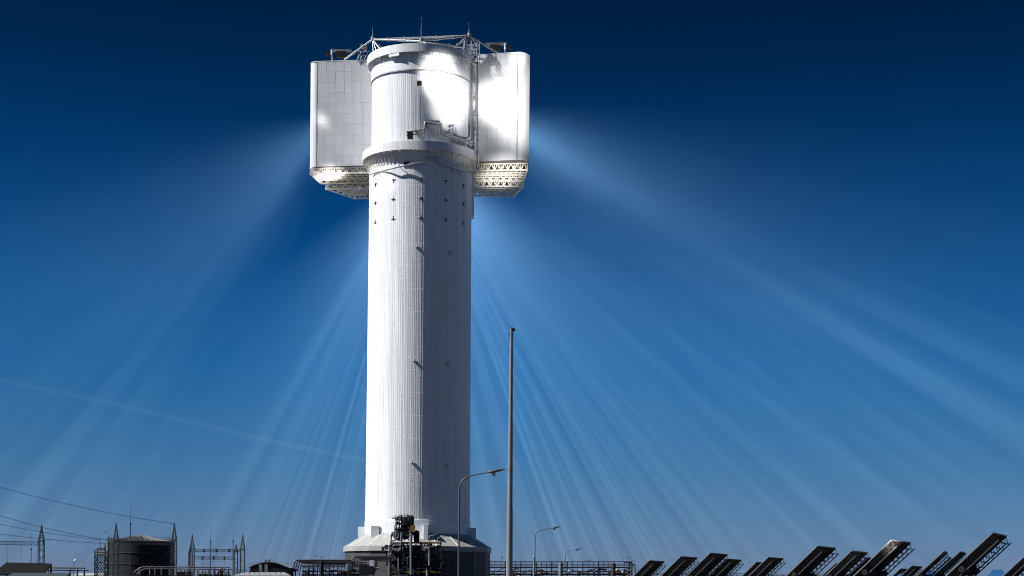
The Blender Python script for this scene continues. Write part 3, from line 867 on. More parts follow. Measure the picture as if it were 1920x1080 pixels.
# cctv mast
D = 330; p = at(138, 1080, D); p.z = 0; t = at(138, 1051, D); t.x = p.x
cm = empty('camera_mast', p, 'thin mast with a round white camera left of the yellow lattice tower', 'camera mast')
MB().tube(p, t, .1, 8).build('pole', M['pole'], cm)
MB().bar(t, t + Vector((.25, 0, .12)), .08).build('arm', M['pole'], cm)
MB().lathe(t + Vector((.3, 0, -.05)), [(.01, -.3), (.2, -.2), (.27, 0), (.2, .2), (.01, .3)], 12).build('camera_dome', M['white'], cm)
# short posts in front of the rack
for (px_, py_, lab) in ((1001, 1044, 'short pale steel post between the mast and the second lamp'),):
    D = 150; p = at(px_, 1080, D); p.z = 0; t = at(px_, py_, D); t.x = p.x
    o = empty('steel_post', p, lab, 'post')
    MB().tube(p, t, .08, 12).build('tube', M['galv'], o)
    MB().lathe(t, [(.095, -.08), (.095, .03), (.01, .06)], 12).build('cap', M['galv'], o)

# ------------------------------------------------------------------ heliostats
def helio_parts():
    """meshes of one heliostat in its own frame: x along the level edge, y up the slope, z = mirror side"""
    d = {}
    W = L = 12.0
    fm = MB().box((0, 0, 0), (2.96, 2.96, .05)); o = fm.build('f', M['back']); o.data.materials.append(M['mirror'])
    o.data.polygons[1].material_index = 1
    d['facet'] = o.data; bpy.data.objects.remove(o)
    tr = MB()
    def chord(x):
        tr.bar((x, -6, -.1), (x, 6, -.1), .12); tr.bar((x, -5.9, -1.15), (x, 5.9, -1.15), .14)
        n = 13
        for i in range(n):
            y0, y1 = -5.9 + 11.8 * i / n, -5.9 + 11.8 * (i + 1) / n
            tr.bar((x, y0, -.1), (x, (y0 + y1) / 2, -1.15), .08); tr.bar((x, (y0 + y1) / 2, -1.15), (x, y1, -.1), .08)
    chord(0)
    o = tr.build('t', M['dark']); d['truss'] = o.data; d['end_truss'] = o.data.copy(); d['end_truss'].materials[0] = M['lattice']; bpy.data.objects.remove(o)
    o = MB().bar((-6, 0, -.12), (6, 0, -.12), .12).build('p', M['dark']); d['purlin'] = o.data; bpy.data.objects.remove(o)
    eg = MB().bar((-6.04, -6, 0), (-6.04, 6, 0), .09, .14).bar((-6, 6.04, 0), (6, 6.04, 0), .09, .14).bar((6.04, -6, 0), (6.04, 6, 0), .09, .14)  # pale bars added so the plate edges look caught by the sun
    o = eg.build('e', M['galv']); d['edge'] = o.data; bpy.data.objects.remove(o)
    tq = MB().tube((-6.1, 0, -.75), (6.1, 0, -.75), .42, 16); o = tq.build('q', M['dark']); d['tube'] = o.data; bpy.data.objects.remove(o)
    return d
HP = helio_parts()
AZ, ELV = R(25), R(46.5)
ZC = 6.3
def heliostat(px_, py_, label, az=AZ, el=ELV, size=1.0):
    n = Vector((-math.cos(az) * math.cos(el), math.sin(az) * math.cos(el), math.sin(el)))
    h = Vector((math.sin(az), math.cos(az), 0))
    u = n.cross(h)
    if u.z < 0: u = -u
    top = u * 6.0 - h * 6.0
    # find the depth at which the near top corner falls on the pixel
    dz = HZ - py_; dx = px_ - 960
    sz = dx * math.sin(ROLL) + dz * math.cos(ROLL)
    D = (ZC + top.z - EYE) * F / sz
    c3 = at(px_, py_, D) - top
    base = Vector((c3.x, c3.y, 0)); C = Vector((c3.x, c3.y, ZC))
    o = empty('heliostat', base, label, 'heliostat', 'heliostats in the mirror field')
    hx = u.cross(n)
    Mx = Matrix((hx, u, n)).transposed()
    for i in range(4):
        for j in range(4):
            p = Mx @ Vector((-4.5 + 3 * i, -4.5 + 3 * j, 0))
            link_mesh('mirror_panel', HP['facet'], o, (p.x, p.y, p.z + ZC), Mx @ Matrix.Rotation(R(random.uniform(-.25, .25)), 3, 'X'))
    for x in (-5.6, -2.6, 5.6):
        p = Mx @ Vector((x, 0, 0)); link_mesh('truss', HP['end_truss' if x > 5 else 'truss'], o, (p.x, p.y, p.z + ZC), Mx)
    for y in (-5.7, -3, 3, 5.7):
        p = Mx @ Vector((0, y, 0)); link_mesh('purlin', HP['purlin'], o, (p.x, p.y, p.z + ZC), Mx)
    link_mesh('sunlit_edge_bar', HP['edge'], o, (0, 0, ZC), Mx)
    link_mesh('torque_tube', HP['tube'], o, (0, 0, ZC), Mx)
    hub = Mx @ Vector((0, 0, -1.0)) + Vector((0, 0, ZC))
    py_o = MB().tube(base + Vector((hub.x, hub.y, 0)), base + Vector((hub.x, hub.y, hub.z)), .36, 14); py_o.build('pylon', M['dpipe'], o)
    MB().box(base + hub + Vector((0, 0, .1)), (1.1, 1.1, 1.2)).build('drive', M['dark'], o)
    return o, C, n
HL = [
 (1217, 1051, 'leftmost heliostat of the row, just past the end of the pipe rack'),
 (1276, 1043.5, 'second heliostat from the left, leaning beside the largest one of the left group'),
 (1331, 1037, 'largest broad dark heliostat of the left group, third from the left'),
 (1362, 1048, 'heliostat half hidden behind the broad dark third one'),
 (1418, 1054, 'small heliostat hidden behind the one standing alone in the middle'),
 (1440, 1045, 'middle heliostat standing by itself before a smaller one'),
 (1532, 1024, 'large brownish heliostat at the left of the right group'),
 (1566, 1056, 'tiny far heliostat between the two left ones of the right group'),
 (1596, 1033, 'narrow heliostat second in the right group'),
 (1625, 1046, 'small heliostat just left of the tall brown one'),
 (1671, 1013, 'tall brown heliostat with bare truss on its right side, centre of the right group'),
 (1688, 1066, 'tiniest distant heliostat right of the tall brown one'),
 (1709, 1061, 'small distant heliostat in the gap of the right group'),
 (1770, 1033, 'thin heliostat seen almost edge on in the gap of the right group', 17.2),
 (1800, 1034, 'dark heliostat just left of the tallest one', 19.5),
 (1861, 999, 'tallest heliostat near the right edge of the picture', 24.3),
 (1923, 1041, 'heliostat cut off by the right edge of the picture'),
]
HO = []
for rec in HL:
    HO.append(heliostat(rec[0], rec[1], rec[2], R(rec[3]) if len(rec) > 3 else AZ + R((rec[0] - 1500) * 0.008)))

# sunlight that the heliostats throw onto the tower head: lamp at each mirror, aimed where the photo shows the patch
def reflected(hi, target, half_deg, power, blend=.7):
    o, C, n = HO[hi]
    L_ = bpy.data.lights.new('reflected_sunlight', 'SPOT')
    L_.energy = power; L_.spot_size = R(half_deg * 2); L_.spot_blend = blend; L_.shadow_soft_size = 1.6
    L_.color = (1.0, .97, .92)
    lo = bpy.data.objects.new('reflected_sunlight', L_); col.objects.link(lo)
    src = C + n * 1.2
    lo.parent = o; lo.location = src - Vector((C.x, C.y, 0))
    lo.rotation_euler = (Vector(target) - src).to_track_quat('-Z', 'Y').to_euler()
PW = 1.0e7
reflected(2, tp(7.0, -16.3, 183.5), 1.5, PW * 1.2, 1)
reflected(6, tp(12.0, -13.0, 175.5), 1.8, PW * .7, 1)
reflected(10, tp(25.0, -1.5, 178.5), 1.2, PW * .9, 1)
reflected(4, tp(31.5, -2.5, 179.5), 1.2, PW * .9, 1)
reflected(14, tp(31.5, -2.5, 170.5), 1.0, PW * .8, 1)
reflected(15, tp(38.4, -1, 178), 2.6, PW * 1.2, 1)
reflected(1, tp(35.0, -2.5, 194.5), .7, PW * .7, 1)
reflected(8, tp(29.5, 8, 156.0), 1.7, PW * .7, 1)
reflected(0, tp(-34.5, 15, 156.0), 1.2, PW * 1.5, 1)
reflected(7, tp(22, -6, 172.0), 4.2, PW * .10, 1)  # broad weak lamp added to lift the shade over the head
reflected(3, tp(-12.3, -13.6, 148.0), .6, PW * .5, 1)
reflected(5, tp(-36.8, 9.0, 174.5), .5, PW * .4, 1)
for src, dst, k_ in ((15, 10, .4),):   # stray light on the backs of mirrors in the way
    o_, C_, n_ = HO[dst]
    h_ = Vector((-n_.y, n_.x, 0)).normalized(); h_ = h_ if h_.y > 0 else -h_
    u_ = n_.cross(h_); u_ = u_ if u_.z > 0 else -u_
    dd = (C_ - HO[src][1]).length
    reflected(src, C_ + u_ * 5.6 - h_ * 3.5, math.degrees(math.atan(1.5 / dd)), PW * .28 * (dd / 60) ** 2 * k_, .5)

# blue sheet roofs behind the heliostats
for (x0, x1, yt, lab) in ((1731, 1776, 1071.5, 'low blue sheet roof behind the thin heliostat'), (1856, 1892, 1067, 'blue sheet roof between the tallest heliostat and the right edge'), (1676, 1700, 1076, 'blue sheet roof low behind the tall brown heliostat')):
    D = 420; a, b = at(x0, yt, D), at(x1, yt, D)
    o = empty('blue_shed', ((a.x + b.x) / 2, D, 0), lab, 'shed', 'blue sheds behind the heliostats')
    e = -5.0; dzz = 3.2
    MB().add([(a.x + 2.5, D + 6, a.z), (b.x, D + 6, b.z), (b.x + .6, D, a.z - dzz), (a.x - 2, D, a.z - dzz),
              (a.x + 2.5, D + 6, a.z - .2), (b.x, D + 6, b.z - .2), (b.x + .6, D, a.z - dzz - .2), (a.x - 2, D, a.z - dzz - .2)],
             [(0, 1, 2, 3), (7, 6, 5, 4), (0, 4, 5, 1), (1, 5, 6, 2), (2, 6, 7, 3), (3, 7, 4, 0)]).build('roof', M['blue'], o)
    MB().box(((a.x + b.x) / 2, D + 3, (a.z - dzz - .25) / 2), (b.x - a.x - 1, 4.5, a.z - dzz - .25)).build('wall', M['slate'], o)

# ------------------------------------------------------------------ left yard: tank
KD = 510.0
tc_ = at(265, 1080, KD); KR = 61.0 * KD / F; tb = Vector((tc_.x, KD, 0))
tank = empty('storage_tank', tb, 'large dark round storage tank with ribbed cone roof', 'tank')
zk = at(265, 1015, KD - KR).z
for i in range(5):
    z0_, z1_ = zk * i / 5, zk * (i + 1) / 5 - .04
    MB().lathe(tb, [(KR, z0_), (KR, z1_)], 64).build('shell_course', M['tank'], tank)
    MB().lathe(tb, [(KR + .02, z1_ - .02), (KR + .16, z1_ - .02), (KR + .16, z1_ + .14), (KR + .02, z1_ + .14)], 64, close=True).build('stiffener_ring', M['lattice'], tank)
zr = at(263, 1004.5, KD).z
for i in range(36):
    a0, a1 = 2 * math.pi * i / 36, 2 * math.pi * (i + 1) / 36
    P = [tb + Vector((KR * 1.01 * math.cos(a), KR * 1.01 * math.sin(a), zk + .12)) for a in (a0 + .008, a1 - .008)] + [tb + Vector((.7 * math.cos(a), .7 * math.sin(a), zr)) for a in (a1, a0)]
    P += [p - Vector((0, 0, .12)) for p in P]
    MB().add(P, [(0, 1, 2, 3), (7, 6, 5, 4), (0, 4, 5, 1), (1, 5, 6, 2), (2, 6, 7, 3), (3, 7, 4, 0)]).build('roof_panel', M['troof'], tank)
    c0 = Vector((math.cos(a0), math.sin(a0), 0))
    MB().bar(tb + c0 * KR + Vector((0, 0, zk + .2)), tb + c0 * .8 + Vector((0, 0, zr + .1)), .16, .3).build('roof_rib', M['galv'], tank)
MB().lathe(tb, [(.01, zr + .35), (1.0, zr + .25), (1.0, zr - .1)], 16).build('roof_cap', M['troof'], tank)
rl = MB()
for i in range(60):
    t = 2 * math.pi * i / 60; t2 = 2 * math.pi * (i + 1) / 60
    p, q_ = [tb + Vector(((KR + .25) * math.cos(x), (KR + .25) * math.sin(x), zk + .2)) for x in (t, t2)]
    rl.bar(p, p + Vector((0, 0, 1.1)), .07)
    rl.bar(p + Vector((0, 0, 1.1)), q_ + Vector((0, 0, 1.1)), .07); rl.bar(p + Vector((0, 0, .55)), q_ + Vector((0, 0, .55)), .06)
rl.build('roof_railing', M['lattice'], tank)['kind'] = 'stuff'
stp = MB()
prev = None
for i in range(40):
    t = R(-125) + R(115) * i / 39; zz = 1.0 + (zk - 1.2) * i / 39
    p = tb + Vector(((KR + .6) * math.cos(t), (KR + .6) * math.sin(t), zz))
    stp.box(p, (.9, .5, .08), Matrix.Rotation(t, 3, 'Z'))
    if prev: stp.bar(prev + Vector((0, 0, .0)), p, .14, .3); stp.bar(prev + Vector((0, 0, 1.1)), p + Vector((0, 0, 1.1)), .09)
    prev = p
stp.build('stair', M['lattice'], tank)
for (px_) in (196, 202, 208):
    a = at(px_, 1080, KD - 4); a.z = 0; b = at(px_, 1013 + (203 - px_), KD - 4); b.x = a.x
    MB().tube(a, b, .28, 10).build('down_pipe', M['pipe'], tank)

# lattice masts and gantries
def lattice_mast(px_, py_tip, D, wpx, name, parent, shoulder, M_=None):
    b = at(px_, 1080, D); b.z = 0; t = at(px_, py_tip, D); t.x = b.x
    w = wpx * D / F
    zs = at(px_, shoulder, D).z
    cs = [(-1, -1), (1, -1), (1, 1), (-1, 1)]
    top = t.z - (t.z - zs) * .28
    for sx, sy in cs:
        lg = MB()
        lg.bar(b + Vector((sx * w / 2, sy * w / 2, 0)), b + Vector((sx * w / 2, sy * w / 2, zs)), .16)
        lg.bar(b + Vector((sx * w / 2, sy * w / 2, zs)), b + Vector((sx * w * .13, sy * w * .13, top)), .15)
        lg.bar(b + Vector((sx * w * .13, sy * w * .13, top)), t + Vector((sx * .05, sy * .05, 0)), .15)
        lg.build('leg', M['lattice'], parent)
    br = MB(); n = max(6, int(zs / 1.5))
    for k_ in range(n):
        z0_, z1_ = zs * k_ / n, zs * (k_ + 1) / n
        for i in range(4):
            c0, c1 = cs[i], cs[(i + 1) % 4]
            A, B = (c0, c1) if k_ % 2 else (c1, c0)
            br.bar(b + Vector((A[0] * w / 2, A[1] * w / 2, z0_)), b + Vector((B[0] * w / 2, B[1] * w / 2, z1_)), .1)
    n = 5
    for k_ in range(n):
        f0, f1 = k_ / n, (k_ + 1) / n
        w0, w1 = [w * (1 - .74 * f) / 2 for f in (f0, f1)]
        z0_, z1_ = zs + (top - zs) * f0, zs + (top - zs) * f1
        for i in range(4):
            c0, c1 = cs[i], cs[(i + 1) % 4]
            A, B = (c0, c1) if k_ % 2 else (c1, c0)
            br.bar(b + Vector((A[0] * w0, A[1] * w0, z0_)), b + Vector((B[0] * w1, B[1] * w1, z1_)), .1)
    for i in range(4):
        c0, c1 = cs[i], cs[(i + 1) % 4]
        br.bar(b + Vector((c0[0] * w / 2, c0[1] * w / 2, zs)), b + Vector((c1[0] * w / 2, c1[1] * w / 2, zs)), .2)
    br.tube(t + Vector((0, 0, -1.2)), t + Vector((0, 0, .1)), .17, 6)
    br.build('bracing', M['lattice'], parent)['kind'] = 'stuff'
    return b
GD = 450.0
o = empty('power_gantry', at(326, 1080, GD) * Vector((1, 1, 0)) if False else (at(326, 1080, GD).x, GD, 0), 'pair of pointed lattice masts with a girder before the dark tank', 'gantry')
lattice_mast(217, 982, GD, 9, 'm', o, 1014); lattice_mast(326, 982, GD, 9, 'm', o, 1014)
MB().lattice(at(221, 1017, GD), at(322, 1017.5, GD), (0, 0, 1), .8, .8, .9, .08).build('girder', M['lattice'], o)
o = empty('power_gantry', (at(77, 1080, GD).x, GD, 0), 'lattice mast with a long girder running out of the left picture edge', 'gantry')
lattice_mast(77, 985, GD, 9.5, 'm', o, 1015)
MB().lattice(at(-45, 1018, GD), at(73, 1019, GD), (0, 0, 1), .85, .85, .95, .08).build('girder', M['lattice'], o)
lattice_mast(-49, 985, GD, 9.5, 'm', o, 1015)
for px_, pe in ((13, 1056), (39, 1056)):
    MB().tube(at(px_, 1021, GD), at(px_ + .8, pe, GD), .05, 5).build('dropper', M['wire'], o)
GD2 = 560.0
o = empty('power_gantry', (at(360, 1080, GD2).x, GD2, 0), 'far gantry of two pointed lattice masts and an upper girder', 'gantry')
lattice_mast(360, 1003, GD2, 8, 'm', o, 1029); lattice_mast(454.5, 1003, GD2, 8, 'm', o, 1030)
MB().lattice(at(364, 1032, GD2), at(451, 1032.5, GD2), (0, 0, 1), .85, .85, .9, .09).build('girder', M['lattice'], o)
for px_ in (383, 406, 430):
    MB().tube(at(px_, 1034, GD2), at(px_ - 1, 1046, GD2), .06, 5).build('dropper', M['wire'], o)
    MB().box(at(px_, 1032.3, GD2), (.4, 1.1, 1.1)).build('insulator', M['dark'], o)
o = empty('power_gantry', (at(442, 1080, GD2 + 26).x, GD2 + 26, 0), 'farther gantry with a shorter mast and a lower girder', 'gantry')
lattice_mast(442, 1021, GD2 + 26, 6.5, 'm', o, 1034); lattice_mast(357, 1021, GD2 + 26, 6.5, 'm', o, 1034)
MB().lattice(at(364, 1046, GD2 + 26), at(440, 1046.5, GD2 + 26), (0, 0, 1), .85, .85, .9, .09).build('girder', M['lattice'], o)
for px_ in (380, 401, 421):
    MB().tube(at(px_, 1049, GD2 + 26), at(px_ + 1, 1068, GD2 + 26), .06, 5).build('dropper', M['wire'], o)
    MB().box(at(px_, 1046.3, GD2 + 26), (.4, 1.1, 1.1)).build('insulator', M['dark'], o)
# free-standing lightning masts
for (px_, yt, ym, D, r_, lab) in ((244, 940, 983, 440, .15, 'slender lightning mast in front of the dark tank'), (394.5, 983, 1015, 540, .17, 'slender lightning mast between the legs of the far gantry'),
                            (436.5, 998, 1015, 560, .16, 'slender lightning mast just left of the short lattice mast'), (58, 1000, 1030, 430, .12, 'slender lightning mast left of the leftmost lattice mast')):
    b = at(px_, 1080, D); b.z = 0; t = at(px_, yt, D); t.x = b.x; m_ = at(px_, ym, D); m_.x = b.x
    o = empty('lightning_mast', b, lab, 'mast', 'lightning masts in the switchyard')
    MB().tube(b, m_, r_, 10, r_ * .75).build('pole', M['lattice'], o)
    MB().tube(m_, t, r_ * .4, 6, .04).build('rod', M['lattice'], o)
    MB().tube(m_ - Vector((0, 0, .25)), m_ + Vector((0, 0, .25)), r_ * 1.5, 10).build('collar', M['dark'], o)
# wires
def wire(a, b, sag, lab, D0=430, D1=450):
    A, B = at(a[0], a[1], D0), at(b[0], b[1], D1)
    P = []
    for i in range(21):
        t = i / 20; p = A.lerp(B, t); p.z -= sag * 4 * t * (1 - t); P.append(p)
    w = MB().path(P, .055, 5).build('power_line', M['wire'])
    tag(w, lab, 'power line', 'power lines at the left')
wire((-30, 905), (326, 982), .9, 'highest power line, ending on the mast right of the tank')
wire((-30, 957), (206, 1013), .8, 'second power line from the top, reaching the left tank edge')
wire((-30, 976), (189, 1012), .5, 'third power line, ending at the antenna of the yellow lattice tower', 430, 455)
wire((-30, 997), (206, 1019.5), .4, 'lowest power line at the left, above the girder')

# yellow topped lattice tower
D = 440; b = at(189.5, 1080, D); b.z = 0; t = at(189.5, 1034, D); w = 19.5 * D / F
o = empty('lattice_tower', b, 'square lattice tower with yellow top railing left of the tank', 'tower')
for sx in (-1, 1):
    for sy in (-1, 1):
        MB().bar(b + Vector((sx * w / 2, sy * w / 2, 0)), b + Vector((sx * w / 2, sy * w / 2, t.z + .4)), .2).build('leg', M['dark'], o)
br = MB(); n = 6
for k_ in range(n):
    z0_, z1_ = (t.z - 1) * k_ / n, (t.z - 1) * (k_ + 1) / n
    for sy in (-1, 1):
        for m0, m1 in ((-1, 0), (0, 1)):
            br.bar(b + Vector((m0 * w / 2, sy * w / 2, z0_)), b + Vector((m1 * w / 2, sy * w / 2, z1_)), .13); br.bar(b + Vector((m1 * w / 2, sy * w / 2, z0_)), b + Vector((m0 * w / 2, sy * w / 2, z1_)), .13)
    for sx in (-1, 1):
        br.bar(b + Vector((sx * w / 2, -w / 2, z0_)), b + Vector((sx * w / 2, w / 2, z1_)), .12); br.bar(b + Vector((sx * w / 2, w / 2, z0_)), b + Vector((sx * w / 2, -w / 2, z1_)), .12)
    br.bar(b + Vector((-w / 2, -w / 2, z1_)), b + Vector((w / 2, -w / 2, z1_)), .15)
br.build('bracing', M['dark'], o)['kind'] = 'stuff'
for kz, mt in ((-.75, 'yellow'), (-.2, 'dark'), (.3, 'yellow')):
    f = MB()
    for sy in (-1, 1): f.bar(b + Vector((-w / 2 - .1, sy * (w / 2 + .12), t.z + kz)), b + Vector((w / 2 + .1, sy * (w / 2 + .12), t.z + kz)), .12, .38 if kz < -.5 else .16)
    for sx in (-1, 1): f.bar(b + Vector((sx * (w / 2 + .12), -w / 2, t.z + kz)), b + Vector((sx * (w / 2 + .12), w / 2, t.z + kz)), .12, .38 if kz < -.5 else .16)
    f.build('guard_rail', M[mt], o)
MB().tube(b + Vector((-.35, 0, t.z)), at(187, 1011, D) * Vector((0, 0, 0)) + Vector((b.x - .35, D, at(187, 1011, D).z)), .09, 6).build('antenna', M['lattice'], o)
for dx in (-.9, 0, .7):
    MB().lathe(b + Vector((dx, 0, t.z + .45)), [(.12, 0), (.28, .2), (.25, .45), (.01, .5)], 10).build('floodlight', M['dark'], o)

# vaulted dark building, pale roofs, canopies
def bld(name, pts_front, D, depth, rise, wallm, roofm, label, cat='building', eave=.3):
    """pts_front: (px, py) left and right eave in the photo"""
    a, b = at(*pts_front[0], D), at(*pts_front[1], D)
    zt_ = min(a.z, b.z)
    o = empty(name, ((a.x + b.x) / 2, D, 0), label, cat)
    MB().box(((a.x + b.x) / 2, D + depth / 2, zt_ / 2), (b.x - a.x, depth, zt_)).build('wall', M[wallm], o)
    n = 12; P = []; fs = []
    for i in range(n + 1):
        t_ = i / n; x = a.x - eave + (b.x - a.x + 2 * eave) * t_
        zz = zt_ + .02 + rise * (1 - (2 * t_ - 1) ** 2)
        P += [(x, D - eave, zz), (x, D + depth + eave, zz), (x, D - eave, zz + .22), (x, D + depth + eave, zz + .22)]
    for i in range(n):
        k_ = 4 * i
        fs += [(k_ + 2, k_ + 6, k_ + 7, k_ + 3), (k_, k_ + 1, k_ + 5, k_ + 4), (k_, k_ + 4, k_ + 6, k_ + 2), (k_ + 1, k_ + 3, k_ + 7, k_ + 5)]
    fs += [(0, 2, 3, 1), (4 * n, 4 * n + 1, 4 * n + 3, 4 * n + 2)]
    MB().add(P, fs).build('roof', M[roofm], o)
    # gable fill
    gf = MB(); G = [(a.x, D + .01, zt_), (b.x, D + .01, zt_)] + [(a.x + (b.x - a.x) * (1 - i / n), D + .01, zt_ + rise * (1 - (2 * (i / n) - 1) ** 2)) for i in range(1, n)]
    gf.add(G, [tuple(range(len(G)))]); gf.build('gable', M[wallm], o)
    return o, a, b, zt_
bo, a, b, zt_ = bld('vaulted_building', ((469, 1065), (540, 1064)), 560, 14, 1.9, 'dark', 'paleroof', 'dark building with vaulted pale roof between the gantry and the tower')
for px_ in (488.5, 499):
    MB().box(at(px_, 1070, 559.6), (1.0, .5, 4.0)).build('door_frame', M['paleroof'], bo)
for px_ in (498, 504.5):
    p = at(px_, 1055.5, 566)
    MB().tube(p, p + Vector((0, 0, .8)), .3, 8).lathe(p + Vector((0, 0, .8)), [(.5, 0), (.4, .3), (.01, .45)], 10).build('roof_vent', M['lattice'], bo)
rg = MB()
for i in range(15):
    p = at(470 + i * 5, 1063 - 3.4 * (1 - ((i - 7) / 7) ** 2), 559.5)
    rg.bar(p, p + Vector((0, 0, 1.1)), .06)
    if i < 14:
        q_ = at(475 + i * 5, 1063 - 3.4 * (1 - ((i - 6) / 7) ** 2), 559.5); rg.bar(p + Vector((0, 0, 1.1)), q_ + Vector((0, 0, 1.1)), .06)
rg.build('roof_railing', M['lattice'], bo)['kind'] = 'stuff'
def shed(name, poly_px, D0, D1, mt, label, wallm, cat='shed', th=.2):
    """sloped roof sheet: front edge two px points at depth D0, back edge two px points at D1"""
    P = [at(*poly_px[0], D0), at(*poly_px[1], D0), at(*poly_px[2], D1), at(*poly_px[3], D1)]
    o = empty(name, ((P[0].x + P[1].x) / 2, D0, 0), label, cat)
    Q = [p - Vector((0, 0, th)) for p in P]
    MB().add(P + Q, [(0, 1, 2, 3), (7, 6, 5, 4), (0, 4, 5, 1), (1, 5, 6, 2), (2, 6, 7, 3), (3, 7, 4, 0)]).build('roof', M[mt], o)
    for p in Q:
        MB().bar((p.x * .98 + .02 * o.location.x, p.y, 0), (p.x * .98 + .02 * o.location.x, p.y, p.z - .02), .25).build('post', M['dark'], o)
    if wallm:
        zmin = min(q.z for q in Q) - .1
        MB().box(((P[0].x + P[1].x + P[2].x + P[3].x) / 4, (D0 + D1) / 2, zmin / 2), (abs(P[1].x - P[0].x) * .9, (D1 - D0) * .85, zmin)).build('wall', M[wallm], o)
    return o
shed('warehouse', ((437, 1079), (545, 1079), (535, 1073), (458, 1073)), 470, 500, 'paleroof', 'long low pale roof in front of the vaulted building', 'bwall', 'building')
c = shed('canopy', ((-14, 1076), (80, 1078), (97, 1056.5), (12, 1054.5)), 300, 300.6, 'dark', 'large dark tilted canopy under the leftmost lattice mast', None, 'canopy', .25)
shed('low_shed', ((8, 1083), (122, 1083), (131, 1074.5), (24, 1074)), 290, 296, 'slate', 'grey blue sheet roof at the bottom left below the canopy', 'bwall', 'shed')
shed('far_warehouse', ((128, 1079), (200, 1079), (196, 1075), (150, 1074.5)), 600, 640, 'paleroof', 'pale far roof left of the yellow lattice tower', 'bwall', 'building')

# busbar runs on insulator posts
def busbar(D, px0, px1, py_, posts, label, rise=None):
    a, b = at(px0, py_, D), at(px1, py_ + (px1 - px0) * .008, D)
    o = empty('busbar', (a.x, D, 0), label, 'busbar')
    P = [a, b]
    if rise: P = [at(px0 - rise[0], py_ + rise[1], D)] + P
    MB().path(P, .13, 8, 1.0).build('tube', M['dpipe2'], o)
    MB().path([p + Vector((0, 2.5, -.4)) for p in P], .11, 8, 1.0).build('tube', M['dpipe2'], o)
    for px_ in posts:
        t_ = at(px_, py_, D); t_.z = a.z - .15; g0 = Vector((t_.x, D, 0))
        MB().bar(g0, Vector((t_.x, D, t_.z - 1.8)), .3).build('post', M['dark'], o)
        zz = t_.z - 1.8; pr = [(.12, 0)]
        for i in range(6): pr += [(.13, .05 + i * .29), (.26, .14 + i * .29), (.13, .25 + i * .29)]
        pr += [(.12, 1.8)]
        MB().lathe(Vector((t_.x, D, zz)), pr, 10).build('insulator', M['insul'], o)
    return o
busbar(400, 265, 372, 1062.5, (262, 281, 291, 303, 318, 331), 'steel busbar on insulators in front of the dark tank', (14, 11))
busbar(420, 352, 432, 1063.5, (350, 361, 371, 380, 391, 402, 412, 420, 428), 'busbar on insulators below the far gantry')
busbar(310, 30, 160, 1064, (22, 46, 60, 90, 131, 145, 158), 'busbar on posts across the dark canopy', (22, 8))
# switchgear
for i, (px_, py_, w, h, lab) in enumerate(((346, 1066, 3.4, 5, 'dark switchgear cabinet right of the tank'), (408, 1071, 2.2, 4, 'dark switchgear cabinet under the gantry girder'),
                             (414, 1064, 1.2, 5, 'narrow dark switchgear column with a top knob'), (424, 1072, 2.4, 3, 'grey cabinet at the foot of the short lattice mast'), (385, 1070, 3.0, 4, 'dark transformer block at the foot of the lightning mast'))):
    D = 430; p = at(px_, py_, D); bz = Vector((p.x, D, 0))
    o = empty('switchgear', bz, lab, 'switchgear', 'switchgear in the yard')
    MB().box((p.x, D, (p.z - .8) / 2), (w, 2, p.z - .8)).build('cabinet', M['dark' if i != 3 else 'lattice'], o)
    for dx in (-.3, 0, .3):
        MB().lathe((p.x + dx * w, D, p.z - .8), [(.13, 0), (.25, .2), (.13, .35), (.25, .5), (.13, .65), (.1, 1.0), (.01, 1.02)], 8).build('bushing', M['insul'], o)
rr = random.Random(12)
# fence of pipe rails right along the yard
fe = empty('rail_fence', (at(400, 1080, 480).x, 480, 0), 'low dark pipe railing across the switchyard', 'railing')
for py_ in (1068.5, 1072.5):
    MB().bar(at(330, py_, 480), at(536, py_, 480), .14).build('rail', M['lattice'], fe)
for i in range(22):
    px_ = 332 + i * 9.7; b = at(px_, 1080, 480); b.z = 0; t = at(px_, 1068, 480); t.x = b.x
    MB().bar(b, t, .12).build('rail_post', M['dark'], fe)
# rail behind the heliostats
fe = empty('rail_fence', (at(1400, 1080, 620).x, 620, 0), 'thin red brown railing running behind the heliostats', 'railing')
for py_, mt in ((1074.6, 'lattice'), (1077.5, 'rust')):
    MB().bar(at(1190, py_, 620), at(1560, py_ + 2, 620), .16).build('rail', M[mt], fe)
for i in range(30):
    px_ = 1192 + i * 12.6; b = at(px_, 1080, 620); b.z = 0; t = at(px_, 1075 + i * .06, 620); t.x = b.x
    MB().bar(b, t, .14).build('rail_post', M['dark'], fe)

